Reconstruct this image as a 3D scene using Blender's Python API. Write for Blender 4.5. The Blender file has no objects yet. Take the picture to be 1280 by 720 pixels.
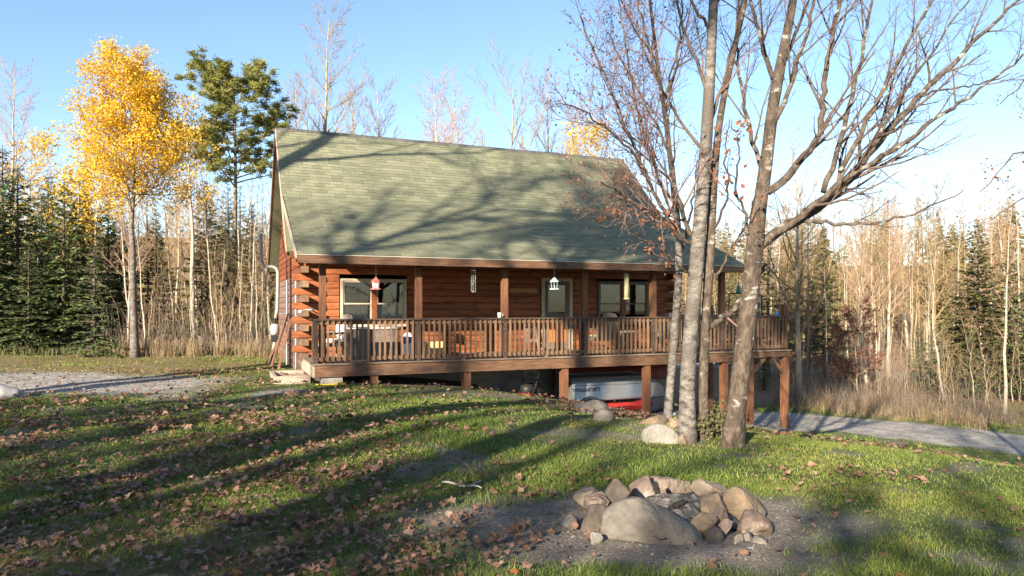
import bpy, math, random
import numpy as np
from mathutils import Vector, Matrix, Quaternion

# ------------------------------------------------------------------ camera, sky, sun, exposure
S = bpy.context.scene
COL = S.collection
F = 873.0            # focal length in photo pixels (photo 1280 wide)
HY = 382.5           # horizon row in the photo
EYE = 1.65
cam = bpy.data.cameras.new('camera')
cam.sensor_width = 36.0
cam.lens = F / 1280 * 36
cam.shift_y = (HY - 360) / 1280
cam.clip_end = 3000
cam_o = bpy.data.objects.new('camera', cam)
cam_o.location = (0, 0, EYE)
cam_o.rotation_euler = (math.radians(90), 0, 0)
COL.objects.link(cam_o)
S.camera = cam_o

SUN_AZ = math.radians(26.5)     # light travels to the right of the view axis by this much
SUN_EL = math.radians(20.5)
LD = np.array([math.sin(SUN_AZ) * math.cos(SUN_EL), math.cos(SUN_AZ) * math.cos(SUN_EL), -math.sin(SUN_EL)])
W = bpy.data.worlds.new('World'); S.world = W
W.use_nodes = True
wn = W.node_tree
bg = wn.nodes['Background']
sky = wn.nodes.new('ShaderNodeTexSky')
sky.sky_type = 'NISHITA'
sky.sun_disc = False
sky.sun_elevation = SUN_EL
sky.sun_rotation = math.atan2(-LD[0], -LD[1])
sky.altitude = 250
sky.air_density = 1.0
sky.dust_density = .6
sky.ozone_density = 2.4
wn.links.new(sky.outputs[0], bg.inputs[0])
bg.inputs[1].default_value = 0.081
sun = bpy.data.lights.new('sun', 'SUN')
sun.energy = 5.0
sun.angle = math.radians(0.55)
sun.color = (1.0, 0.86, 0.66)
sun_o = bpy.data.objects.new('sun', sun)
sun_o.rotation_euler = Vector(LD).to_track_quat('-Z', 'Y').to_euler()
sun_o.location = (-20, -40, 30)
COL.objects.link(sun_o)
vs = S.view_settings
vs.view_transform = 'Standard'; vs.look = 'None'; vs.gamma = 1.0
vs.exposure = 1.85
vs.use_curve_mapping = False
S.render.engine = 'CYCLES'
S.cycles.max_bounces = 8
S.cycles.transparent_max_bounces = 12

# ------------------------------------------------------------------ helpers
def nrm(v):
    v = np.asarray(v, float); return v / (np.linalg.norm(v) + 1e-12)

class MB:
    """collects quads and triangles for one mesh object"""
    def __init__(s): s.v = []; s.q = []; s.t = []; s.n = 0; s.a = []; s.am = False
    def add(s, v, q=None, t=None, a=None):
        v = np.asarray(v, float).reshape(-1, 3)
        if q is not None and len(q): s.q.append(np.asarray(q, int).reshape(-1, 4) + s.n)
        if t is not None and len(t): s.t.append(np.asarray(t, int).reshape(-1, 3) + s.n)
        s.v.append(v); s.n += len(v)
        if a is not None: s.am = True
        s.a.append(np.zeros(len(v)) if a is None else np.broadcast_to(np.asarray(a, float), (len(v),)))
        return s
    def box(s, lo, hi, a=None):
        x0, y0, z0 = lo; x1, y1, z1 = hi
        v = [(x0,y0,z0),(x1,y0,z0),(x1,y1,z0),(x0,y1,z0),(x0,y0,z1),(x1,y0,z1),(x1,y1,z1),(x0,y1,z1)]
        return s.add(v, [(0,3,2,1),(4,5,6,7),(0,1,5,4),(1,2,6,5),(2,3,7,6),(3,0,4,7)], a=a)
    def bar(s, p, q, w, h=None, up=(0,0,1), a=None):
        """rectangular bar from p to q, w across, h along up"""
        h = h or w
        p = np.asarray(p, float); q = np.asarray(q, float)
        d = nrm(q - p); x = np.cross(d, up)
        if np.linalg.norm(x) < 1e-4: x = np.cross(d, (1, 0, 0))
        x = nrm(x); y = nrm(np.cross(x, d))
        v = [p + sx*x*w/2 + sy*y*h/2 for sx, sy in ((-1,-1),(1,-1),(1,1),(-1,1))] + [q + sx*x*w/2 + sy*y*h/2 for sx, sy in ((-1,-1),(1,-1),(1,1),(-1,1))]
        return s.add(v, [(0,3,2,1),(4,5,6,7),(0,1,5,4),(1,2,6,5),(2,3,7,6),(3,0,4,7)], a=a)
    def tube(s, pts, rad, k=8, cap=True, a=None):
        pts = np.asarray(pts, float); n = len(pts)
        rad = np.broadcast_to(np.asarray(rad, float), (n,))
        tg = np.gradient(pts, axis=0); tg /= (np.linalg.norm(tg, axis=1)[:, None] + 1e-12)
        ref = np.array([1.0, 0.13, 0.07]) if abs(nrm(pts[-1]-pts[0])[2]) > 0.7 else np.array([0.05, 0.1, 1.0])
        u = np.cross(tg, ref); u /= (np.linalg.norm(u, axis=1)[:, None] + 1e-12)
        w = np.cross(tg, u)
        th = np.arange(k) * 2 * math.pi / k
        ring = u[:, None, :] * np.cos(th)[None, :, None] + w[:, None, :] * np.sin(th)[None, :, None]
        v = pts[:, None, :] + ring * rad[:, None, None]
        i = np.arange(n - 1)[:, None] * k; j = np.arange(k)[None, :]; j2 = (j + 1) % k
        q = np.stack([i + j, i + j2, i + k + j2, i + k + j], -1).reshape(-1, 4)
        v = v.reshape(-1, 3); t = None
        if cap:
            b = len(v); v = np.vstack([v, pts[0], pts[-1]])
            t = [(b, (m+1) % k, m) for m in range(k)] + [(b+1, (n-1)*k+m, (n-1)*k+(m+1) % k) for m in range(k)]
        return s.add(v, q, t, a=a)
    def lathe(s, prof, c=(0,0,0), k=16, a=None):
        prof = np.asarray(prof, float)
        th = np.arange(k) * 2 * math.pi / k
        n = len(prof)
        v = np.stack([prof[:, :1] * np.cos(th), prof[:, :1] * np.sin(th), np.repeat(prof[:, 1:2], k, 1)], -1).reshape(-1, 3) + np.asarray(c)
        i = np.arange(n - 1)[:, None] * k; j = np.arange(k)[None, :]; j2 = (j + 1) % k
        q = np.stack([i + j, i + j2, i + k + j2, i + k + j], -1).reshape(-1, 4)
        return s.add(v, q, a=a)
    def prism(s, poly, axis_vec, a=None):
        """closed polygon (n,3) swept along axis_vec"""
        P = np.asarray(poly, float); n = len(P); Q = P + np.asarray(axis_vec, float)
        v = np.vstack([P, Q, P.mean(0), Q.mean(0)])
        q = [(i, (i+1) % n, n + (i+1) % n, n + i) for i in range(n)]
        t = [(2*n, (i+1) % n, i) for i in range(n)] + [(2*n+1, n+i, n+(i+1) % n) for i in range(n)]
        return s.add(v, q, t, a=a)
    def mesh(s, name, smooth=False):
        V = np.vstack(s.v)
        Q = np.vstack(s.q) if s.q else np.zeros((0, 4), int)
        T = np.vstack(s.t) if s.t else np.zeros((0, 3), int)
        me = bpy.data.meshes.new(name)
        me.vertices.add(len(V)); me.vertices.foreach_set('co', V.astype(np.float32).ravel())
        loops = np.concatenate([Q.ravel(), T.ravel()]).astype(np.int32)
        me.loops.add(len(loops)); me.loops.foreach_set('vertex_index', loops)
        np_ = len(Q) + len(T)
        me.polygons.add(np_)
        st_ = np.concatenate([np.arange(len(Q)) * 4, len(Q) * 4 + np.arange(len(T)) * 3]).astype(np.int32)
        me.polygons.foreach_set('loop_start', st_)
        me.polygons.foreach_set('use_smooth', np.full(np_, smooth, dtype=bool))
        if s.am:
            at = me.attributes.new('v', 'FLOAT', 'POINT')
            at.data.foreach_set('value', np.concatenate(s.a).astype(np.float32))
        me.update(calc_edges=True)
        return me
    def build(s, name, m, parent=None, smooth=False, loc=None):
        return obj(name, s.mesh(name, smooth), m, parent, loc)

def obj(name, me, m=None, parent=None, loc=None):
    o = bpy.data.objects.new(name, me)
    if m is not None and me is not None and not me.materials: me.materials.append(M[m] if isinstance(m, str) else m)
    COL.objects.link(o)
    if parent is not None: o.parent = parent
    if loc is not None: o.location = loc
    return o

def tag(o, label=None, cat=None, group=None, kind=None):
    if label: o['label'] = label
    if cat: o['category'] = cat
    if group: o['group'] = group
    if kind: o['kind'] = kind
    return o

def empty(name, loc, rz=0.0, label=None, cat=None, group=None):
    o = bpy.data.objects.new(name, None); COL.objects.link(o)
    o.empty_display_size = 0.2
    o.location = loc; o.rotation_euler = (0, 0, rz)
    return tag(o, label, cat, group)

def copy_tree(o, loc, rz=0.0, sc=1.0, label=None, group=None, parent=None):
    c = o.copy(); COL.objects.link(c)
    if parent is None:
        c.location = loc; c.rotation_euler = (0, 0, rz)
        c.scale = (sc, sc, sc) if np.isscalar(sc) else sc
        if label: c['label'] = label
        if group: c['group'] = group
    else: c.parent = parent
    for ch in o.children: copy_tree(ch, None, parent=c)
    return c

# value noise
def _h(ix, iy, seed):
    n = (ix.astype(np.int64) * 374761393 + iy.astype(np.int64) * 668265263 + seed * 1442695041) & 0x7fffffff
    n = ((n ^ (n >> 13)) * 1274126177) & 0x7fffffff
    return ((n ^ (n >> 16)) & 0xffff) / 65535.0
def vnoise(x, y, seed=0):
    x = np.asarray(x, float); y = np.asarray(y, float)
    ix = np.floor(x); iy = np.floor(y); fx = x - ix; fy = y - iy
    fx = fx*fx*(3-2*fx); fy = fy*fy*(3-2*fy)
    a = _h(ix, iy, seed); b = _h(ix+1, iy, seed); c = _h(ix, iy+1, seed); d = _h(ix+1, iy+1, seed)
    return a + (b-a)*fx + (c-a)*fy + (a-b-c+d)*fx*fy
def fbm(x, y, seed=0, o=4):
    r = 0; w = .5
    for i in range(o):
        r = r + w*vnoise(np.asarray(x)*2**i, np.asarray(y)*2**i, seed+i*7); w *= .5
    return r / (1 - .5**o)

def sstep(a, b, x):
    t = np.clip((np.asarray(x, float) - a) / (b - a), 0, 1); return t*t*(3-2*t)

# house frame: s along the front, t back from the deck edge
RV = np.array([2115.0, F]); RV /= np.linalg.norm(RV)
BV = np.array([-RV[1], RV[0]])
D0 = F / 58.4
P0 = np.array([(396 - 640) / F * D0, D0])
HROT = math.atan2(RV[1], RV[0])
def hw(s, t, z=0.0):
    p = P0 + RV*s + BV*t; return np.array([p[0], p[1], z])
def to_st(x, y):
    dx = np.asarray(x) - P0[0]; dy = np.asarray(y) - P0[1]
    return dx*RV[0] + dy*RV[1], dx*BV[0] + dy*BV[1]
def pst(x, y, t=None, s=None):
    """photo pixel -> house frame (s, t, z) on the plane t=const or s=const"""
    r = (x - 640) / F
    if s is None: s = (r*(P0[1]+BV[1]*t) - P0[0] - BV[0]*t) / (RV[0] - r*RV[1])
    else: t = (r*(P0[1]+RV[1]*s) - P0[0] - RV[0]*s) / (BV[0] - r*BV[1])
    D = P0[1] + RV[1]*s + BV[1]*t
    return s, t, EYE + (HY - y) / F * D
def px(x, y, D):
    return np.array([(x-640)/F*D, D, EYE + (HY-y)/F*D])

# terrain
GS = np.array([-60, -3, 0, 1.2, 3.4, 5.4, 8.4, 10.9, 13, 17, 60.])
GZ = np.array([0, 0, -.03, -.10, -.27, -.58, -1.15, -1.5, -1.84, -1.92, -2.2])
def gz(x, y):
    x = np.asarray(x, float); y = np.asarray(y, float)
    s, t = to_st(x, y)
    z = np.interp(s, GS, GZ)
    # smooth the kinks
    z = .5*z + .25*np.interp(s-.8, GS, GZ) + .25*np.interp(s+.8, GS, GZ)
    # lawn near the camera stays level
    near = 1 - sstep(5.5, 10.5, np.hypot(x-.8, y-3.6))
    z = z*(1-near*.85)
    d = np.hypot(x, y)
    z = z + (fbm(x*.5+9, y*.5, 3, 3)-.5)*.10*sstep(0, 4, d)
    z = z - .012*np.clip(d-34, 0, 60)*sstep(2, 14, x)          # falls away beyond the right-hand lane
    z = z + sstep(46, 125, d)*sstep(-.2, .4, y/(d+1e-6))*(9.5 + 6*fbm(x*.012, y*.012, 11, 3))
    # dug out below the deck, in front of the walk-out basement
    z = z - .50*sstep(.35, 1.1, t)*(1-sstep(2.6, 3.4, t))*sstep(4.2, 5.6, s)*(1-sstep(8.8, 10.8, s))
    return z
def gpix(x, y):
    """photo pixel -> point where its ray meets the ground"""
    lo, hi = 2.0, 120.0
    D = np.linspace(lo, hi, 6000)
    zz = EYE + (HY-y)/F*D - gz((x-640)/F*D, D)
    k = np.argmax(zz < 0); d = D[k]
    return np.array([(x-640)/F*d, d, float(gz((x-640)/F*d, d))])
# ------------------------------------------------------------------ materials
M = {}
def mat(name, cols, scale=4.0, stretch=(1,1,1), rough=.8, bump=.0, bscale=None, rnd=0.0, attr=0.0, detail=5.0,
        metal=0.0, spec=.3, coord='Object', transl=0.0, distort=0.0, bstretch=None, layer=None, wave=None):
    """noise-driven principled material. cols: [(pos, rgb)]. attr: weight of the mesh attribute v. rnd: per-object value spread"""
    m = bpy.data.materials.new(name); m.use_nodes = True
    nt = m.node_tree; N = nt.nodes; L = nt.links
    b = N['Principled BSDF']
    tc = N.new('ShaderNodeTexCoord'); mp = N.new('ShaderNodeMapping')
    L.new(tc.outputs[coord], mp.inputs[0]); mp.inputs['Scale'].default_value = stretch
    oi = N.new('ShaderNodeObjectInfo')
    if rnd:
        va = N.new('ShaderNodeVectorMath'); va.operation = 'MULTIPLY_ADD'
        cx = N.new('ShaderNodeCombineXYZ')
        for i in range(3): L.new(oi.outputs['Random'], cx.inputs[i])
        L.new(cx.outputs[0], va.inputs[0]); va.inputs[1].default_value = (37, 53, 71)
        L.new(mp.outputs[0], va.inputs[2]); vec = va.outputs[0]
    else: vec = mp.outputs[0]
    no = N.new('ShaderNodeTexNoise'); no.inputs['Scale'].default_value = scale; no.inputs['Detail'].default_value = detail
    no.inputs['Roughness'].default_value = .62; no.inputs['Distortion'].default_value = distort
    L.new(vec, no.inputs['Vector'])
    fac = no.outputs['Fac']
    # stretch noise contrast
    mr = N.new('ShaderNodeMapRange'); mr.inputs[1].default_value = .28; mr.inputs[2].default_value = .72
    L.new(fac, mr.inputs[0]); fac = mr.outputs[0]
    if attr:
        at = N.new('ShaderNodeAttribute'); at.attribute_name = 'v'
        mx = N.new('ShaderNodeMix'); mx.data_type = 'FLOAT'; mx.inputs[0].default_value = attr
        L.new(fac, mx.inputs[2]); L.new(at.outputs['Fac'], mx.inputs[3]); fac = mx.outputs[0]
    rp = N.new('ShaderNodeValToRGB'); L.new(fac, rp.inputs[0])
    el = rp.color_ramp.elements
    while len(el) < len(cols): el.new(.5)
    for e, (p, c) in zip(el, cols): e.position = p; e.color = (*c, 1)
    out = rp.outputs[0]
    if layer:      # second colour laid over by another noise: (color, scale, stretch, lo, hi)
        c2, s2, st2, lo, hi = layer
        mp2 = N.new('ShaderNodeMapping'); mp2.inputs['Scale'].default_value = st2; L.new(tc.outputs[coord], mp2.inputs[0])
        n2 = N.new('ShaderNodeTexNoise'); n2.inputs['Scale'].default_value = s2; n2.inputs['Detail'].default_value = 4
        L.new(mp2.outputs[0], n2.inputs['Vector'])
        r2 = N.new('ShaderNodeMapRange'); r2.inputs[1].default_value = lo; r2.inputs[2].default_value = hi
        L.new(n2.outputs['Fac'], r2.inputs[0])
        mc = N.new('ShaderNodeMix'); mc.data_type = 'RGBA'; L.new(r2.outputs[0], mc.inputs[0])
        L.new(out, mc.inputs[6]); mc.inputs[7].default_value = (*c2, 1); out = mc.outputs[2]
    if rnd:
        hs = N.new('ShaderNodeHueSaturation'); r3 = N.new('ShaderNodeMapRange')
        r3.inputs[3].default_value = 1 - rnd; r3.inputs[4].default_value = 1 + rnd
        L.new(oi.outputs['Random'], r3.inputs[0]); L.new(r3.outputs[0], hs.inputs['Value']); L.new(out, hs.inputs['Color']); out = hs.outputs[0]
    L.new(out, b.inputs['Base Color'])
    b.inputs['Roughness'].default_value = rough; b.inputs['Metallic'].default_value = metal
    b.inputs['Specular IOR Level'].default_value = spec
    if bump:
        bn = N.new('ShaderNodeTexNoise'); bn.inputs['Scale'].default_value = bscale or scale*2; bn.inputs['Detail'].default_value = 6
        if bstretch:
            mp3 = N.new('ShaderNodeMapping'); mp3.inputs['Scale'].default_value = bstretch; L.new(tc.outputs[coord], mp3.inputs[0]); L.new(mp3.outputs[0], bn.inputs['Vector'])
        else: L.new(vec, bn.inputs['Vector'])
        bp = N.new('ShaderNodeBump'); bp.inputs['Strength'].default_value = bump; bp.inputs['Distance'].default_value = .03
        L.new(bn.outputs['Fac'], bp.inputs['Height']); L.new(bp.outputs[0], b.inputs['Normal'])
    if transl:
        tr = N.new('ShaderNodeBsdfTranslucent'); L.new(out, tr.inputs[0])
        ms = N.new('ShaderNodeMixShader'); ms.inputs[0].default_value = transl
        L.new(b.outputs[0], ms.inputs[1]); L.new(tr.outputs[0], ms.inputs[2])
        L.new(ms.outputs[0], N['Material Output'].inputs[0])
    M[name] = m
    return m

# wood
mat('log_front', [(0,(0.128,0.041,0.019)),(.45,(0.232,0.076,0.030)),(1,(0.344,0.126,0.052))], 3.0, (1.2,9,9), .55, .25, 9, rnd=.16, bstretch=(1.5,14,14), layer=((.10,.035,.018),1.7,(1,3,7),.60,.72))
mat('log_gable', [(0,(0.085,0.053,0.044)),(.5,(0.145,0.088,0.072)),(1,(0.212,0.136,0.111))], 3.0, (9,1.2,9), .75, .35, 9, rnd=.16, bstretch=(14,1.5,14))
mat('siding_red', [(0,(0.112,0.032,0.017)),(1,(0.203,0.060,0.027))], 3.0, (6,2,9), .7, .2, rnd=.15)
mat('end_grain', [(0,(0.098,0.056,0.036)),(1,(0.225,0.143,0.090))], 9.0, (1,1,1), .85, .3, rnd=.2)
mat('beam', [(0,(0.061,0.032,0.020)),(.5,(0.119,0.064,0.037)),(1,(0.180,0.101,0.059))], 2.5, (1,10,9), .7, .3, 8, rnd=.12, bstretch=(1.5,16,16), layer=((.055,.035,.027),1.3,(1,1,2),.54,.70))
mat('post_wood', [(0,(0.067,0.030,0.017)),(.5,(0.131,0.058,0.030)),(1,(0.198,0.095,0.050))], 3.0, (10,10,.9), .7, .3, 8, rnd=.14, bstretch=(16,16,1.2))
mat('baluster', [(0,(0.083,0.050,0.031)),(1,(0.198,0.120,0.073))], 4.0, (9,9,1), .75, .2, rnd=.25)
mat('rail_dark', [(0,(0.034,0.022,0.019)),(1,(0.090,0.060,0.045))], 4.0, (1,9,9), .45, .2, rnd=.15)
mat('floorboard', [(0,(0.112,0.083,0.064)),(1,(0.225,0.173,0.135))], 3.0, (1,9,9), .8, .2, rnd=.2)
mat('trim_pale', [(0,(.30,.22,.17)),(1,(.44,.35,.28))], 3.0, (4,1,4), .7, .15, rnd=.08)
mat('window_trim', [(0,(.40,.33,.25)),(1,(.52,.45,.36))], 3.0, (3,3,3), .6, .1)
mat('frame_dark', [(0,(.10,.085,.07)),(1,(.17,.15,.125))], 3.0, (3,3,3), .6)
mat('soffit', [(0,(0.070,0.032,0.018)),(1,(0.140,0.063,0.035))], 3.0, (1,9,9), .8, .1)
mat('concrete', [(0,(.16,.15,.14)),(1,(.30,.285,.265))], 3.0, (1,1,1), .9, .3, 30)
mat('board_grey', [(0,(.22,.17,.13)),(1,(.40,.33,.27))], 3.0, (1,6,6), .85, .25)
mat('plank_weathered', [(0,(0.072,0.040,0.028)),(.5,(0.160,0.080,0.048)),(1,(0.264,0.144,0.088))], 4.0, (8,8,1), .85, .4, rnd=.3)
# shingles: tab tint through the attribute
mat('shingle', [(0,(0.095,0.105,0.076)),(.5,(0.160,0.166,0.113)),(1,(0.232,0.234,0.162))], 26.0, (1,1,1), .93, .5, 160, attr=.5, spec=.15)
mat('shingle_under', [(0,(.08,.09,.06)),(1,(.17,.18,.115))], 14.0, (1,1,1), .93, .3, 90)
mat('ridge', [(0,(.06,.06,.055)),(1,(.12,.12,.105))], 12.0, (1,1,1), .93, .3, 90, rnd=.15)
mat('drip', [(0,(.42,.40,.36)),(1,(.55,.52,.46))], 4.0, rough=.5)
# ground
mat('birch_white', [(0,(0.020,0.018,0.016)),(.27,(0.058,0.050,0.046)),(.45,(0.110,0.099,0.091)),(1,(0.207,0.193,0.178))], 3.6, (2.2,2.2,4.0), .8, .8, 12, rnd=.1, detail=6, layer=((.085,.073,.064),2.6,(1,1,.8),.50,.60))
mat('birch_far', [(0,(0.103,0.089,0.070)),(.3,(0.259,0.228,0.180)),(1,(0.400,0.361,0.291))], 2.6, (1.4,1.4,5), .85, rnd=.16)
mat('trunk_tan', [(0,(0.126,0.097,0.065)),(.5,(0.215,0.173,0.120)),(1,(0.311,0.259,0.188))], 3.0, (5,5,.8), .9, rnd=.22)
mat('bark_maple', [(0,(0.021,0.015,0.013)),(.45,(0.060,0.046,0.036)),(.8,(0.110,0.087,0.069)),(1,(0.161,0.133,0.109))], 6.5, (2.2,2.2,1.1), .92, 1.0, 14, bstretch=(2.6,2.6,1.3), detail=9, layer=((.25,.243,.23),5.0,(1,1,1.9),.60,.68))
mat('branch_brown', [(0,(.05,.036,.03)),(1,(.13,.096,.078))], 5.0, (1,1,1), .9, .3, 20)
mat('twig_purple', [(0,(.10,.062,.055)),(1,(.22,.15,.13))], 3.0, rough=.9)
mat('twig_tan', [(0,(0.148,0.102,0.055)),(1,(0.282,0.205,0.111))], 1.3, rough=.9, rnd=.2)
mat('stem_grey', [(0,(.085,.066,.052)),(1,(.22,.17,.13))], 1.5, rough=.9)
mat('twig_pink', [(0,(0.205,0.132,0.099)),(1,(0.350,0.248,0.190))], 1.3, rough=.9, rnd=.15)
mat('bark_dark', [(0,(.035,.028,.022)),(1,(.11,.09,.07))], 4.0, (5,5,1), .95, .4)
mat('leaf_yellow', [(0,(0.433,0.249,0.017)),(.5,(0.659,0.414,0.029)),(1,(0.744,0.531,0.074))], .9, rough=.6, attr=.6, transl=.4, spec=.2)
mat('leaf_olive', [(0,(.30,.19,.03)),(1,(.60,.38,.05))], .9, rough=.6, attr=.6, transl=.35, spec=.2)
mat('leaf_brown', [(0,(0.098,0.039,0.019)),(.5,(0.203,0.086,0.041)),(1,(0.315,0.158,0.083))], 2.0, rough=.7, attr=.7, transl=.3, spec=.2)
mat('leaf_redbrown', [(0,(.12,.055,.04)),(1,(.25,.125,.09))], 1.0, rough=.7, attr=.6, transl=.25, spec=.2)
mat('needle_dark', [(0,(0.045,0.072,0.028)),(.6,(0.094,0.131,0.047)),(1,(0.166,0.199,0.075))], .8, rough=.6, attr=.6, transl=.15, spec=.25, rnd=.15)
mat('needle_warm', [(0,(.07,.08,.03)),(.6,(.145,.145,.052)),(1,(.25,.225,.085))], .8, rough=.6, attr=.6, transl=.2, spec=.25, rnd=.2)
mat('needle_olive', [(0,(.035,.042,.016)),(.6,(.075,.078,.028)),(1,(.14,.125,.05))], .8, rough=.6, attr=.6, transl=.15, spec=.25)
mat('needle_pine', [(0,(0.088,0.112,0.027)),(.6,(0.200,0.206,0.053)),(1,(0.375,0.338,0.094))], .7, rough=.6, attr=.6, transl=.35, spec=.25)
mat('grass_blade', [(0,(0.062,0.107,0.024)),(.45,(0.128,0.180,0.036)),(.78,(0.246,0.240,0.067)),(1,(0.447,0.333,0.153))], .5, rough=.55, attr=.65, transl=.3, spec=.25)
mat('dry_grass', [(0,(0.160,0.112,0.064)),(1,(0.336,0.264,0.160))], .6, rough=.8, attr=.6, transl=.25, spec=.2)
mat('fallen', [(0,(0.070,0.033,0.021)),(.35,(0.148,0.078,0.048)),(.7,(0.234,0.141,0.100)),(1,(0.296,0.200,0.154))], 9.0, rough=.75, attr=.75, transl=.15, spec=.25)
mat('fallen_a', [(0,(0.077,0.034,0.021)),(1,(0.162,0.077,0.045))], 12.0, rough=.75, rnd=.25, transl=.15)
mat('fallen_b', [(0,(0.168,0.099,0.070)),(1,(0.272,0.179,0.134))], 12.0, rough=.75, rnd=.22, transl=.15)
mat('fallen_c', [(0,(0.288,0.088,0.022)),(1,(0.416,0.168,0.048))], 12.0, rough=.7, rnd=.2, transl=.2)
mat('shrub_leaf', [(0,(.04,.05,.018)),(1,(.13,.13,.05))], 1.0, rough=.7, attr=.6, transl=.2)
# stone
mat('rock_grey', [(0,(0.054,0.050,0.045)),(.5,(0.113,0.102,0.090)),(1,(0.198,0.180,0.158))], 3.0, rough=.92, bump=1.0, bscale=16, detail=8, rnd=.1, layer=((.075,.07,.06),2.2,(1,1,1),.58,.72))
mat('rock_tan', [(0,(0.084,0.061,0.042)),(.5,(0.161,0.120,0.082)),(1,(0.255,0.194,0.137))], 3.0, rough=.92, bump=1.0, bscale=24, detail=8, rnd=.1, layer=((.12,.095,.075),2.5,(1,1,1),.58,.72))
mat('rock_red', [(0,(0.068,0.048,0.040)),(.5,(0.131,0.096,0.078)),(1,(0.208,0.166,0.140))], 3.5, rough=.9, bump=1.0, bscale=20, detail=8, rnd=.1, layer=((.30,.24,.20),3.0,(1,1,1),.56,.66))
mat('rock_pink', [(0,(0.100,0.077,0.060)),(.5,(0.176,0.139,0.108)),(1,(0.260,0.215,0.170))], 4.0, rough=.9, bump=1.0, bscale=24, detail=8, rnd=.1, layer=((.05,.042,.038),3.0,(1,1,1),.62,.72))
mat('rock_dark', [(0,(.035,.029,.025)),(1,(.12,.098,.082))], 5.0, rough=.95, bump=.9, bscale=16, detail=8, rnd=.1)
mat('rock_pale', [(0,(0.105,0.099,0.088)),(.5,(0.167,0.157,0.141)),(1,(0.229,0.217,0.195))], 3.0, rough=.92, bump=.9, bscale=24, detail=8, rnd=.08, layer=((.20,.19,.165),3,(1,1,1),.58,.70))
mat('ash', [(0,(.015,.014,.013)),(.45,(.075,.07,.065)),(1,(.24,.225,.205))], 16.0, rough=.97, bump=.9, bscale=40)
mat('char', [(0,(.008,.008,.008)),(1,(.045,.04,.038))], 18.0, rough=.9, bump=.8)
mat('stick', [(0,(.30,.27,.23)),(1,(.50,.46,.40))], 6.0, rough=.9, bump=.3)
# things
mat('aluminium', [(0,(0.281,0.285,0.289)),(1,(0.390,0.390,0.390))], 2.5, (1,6,6), .42, .08, 12, metal=.7, layer=((.33,.32,.29),1.4,(1,1,5),.52,.72))
mat('black_paint', [(0,(.012,.012,.013)),(1,(.03,.03,.03))], 4.0, rough=.45)
mat('rubber', [(0,(.012,.012,.012)),(1,(.035,.034,.033))], 8.0, rough=.85)
mat('steel', [(0,(.35,.35,.35)),(1,(.5,.5,.5))], 6.0, rough=.4, metal=.8)
mat('red_paint', [(0,(.30,.022,.02)),(1,(.45,.04,.035))], 2.0, rough=.35, spec=.5)
mat('red_canoe', [(0,(.13,.022,.02)),(1,(.22,.045,.04))], 2.0, rough=.5)
mat('white_plastic', [(0,(.66,.65,.62)),(1,(.78,.77,.74))], 3.0, rough=.45)
mat('pvc_grey', [(0,(0.210,0.203,0.196)),(1,(0.294,0.287,0.280))], 3.0, rough=.5)
mat('meter_grey', [(0,(.25,.25,.26)),(1,(.36,.36,.37))], 3.0, rough=.5)
mat('blue_print', [(0,(.05,.13,.36)),(1,(.10,.22,.50))], 3.0, rough=.6)
mat('cardboard', [(0,(.42,.29,.14)),(1,(.56,.41,.22))], 3.0, (1,1,6), .85, .1)
mat('wicker', [(0,(.07,.058,.05)),(.5,(.19,.165,.145)),(1,(.31,.28,.25))], 30.0, (1,1,2), .7, .8, 40)
mat('green_cushion', [(0,(.30,.36,.24)),(1,(.42,.47,.32))], 8.0, rough=.9, bump=.2)
mat('white_cushion', [(0,(.30,.30,.30)),(.5,(.62,.60,.58)),(1,(.75,.73,.70))], 14.0, rough=.9)
mat('orange_paint', [(0,(.50,.12,.03)),(1,(.62,.17,.05))], 3.0, rough=.6)
mat('feeder_red', [(0,(0.391,0.103,0.095)),(1,(0.529,0.172,0.155))], 5.0, rough=.4)
mat('feeder_blue', [(0,(.38,.50,.54)),(1,(.52,.62,.65))], 5.0, rough=.4)
mat('feeder_yellow', [(0,(.47,.44,.24)),(1,(.60,.56,.33))], 16.0, rough=.5)
mat('seed', [(0,(.48,.42,.34)),(1,(.70,.66,.58))], 40.0, rough=.8)
mat('teal', [(0,(.03,.20,.20)),(1,(.05,.30,.29))], 4.0, rough=.8)
mat('yellow_plastic', [(0,(.62,.40,.03)),(1,(.75,.50,.05))], 3.0, rough=.5)
mat('curtain', [(0,(.46,.44,.39)),(.5,(.62,.60,.54)),(1,(.74,.72,.66))], 5.0, (9,1,.4), .9, .3, 12, bstretch=(14,1,.3))
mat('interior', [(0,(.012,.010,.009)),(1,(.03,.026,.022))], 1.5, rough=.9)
mat('sign_wood', [(0,(.26,.15,.06)),(1,(.48,.30,.13))], 6.0, (3,1,8), .7)
mat('print_dark', [(0,(.015,.015,.016)),(1,(.03,.03,.03))], 4.0, rough=.6)
mat('tarp', [(0,(.10,.10,.105)),(.5,(.21,.21,.215)),(1,(.30,.30,.305))], 4.0, rough=.6, bump=.6, bscale=9)

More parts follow.
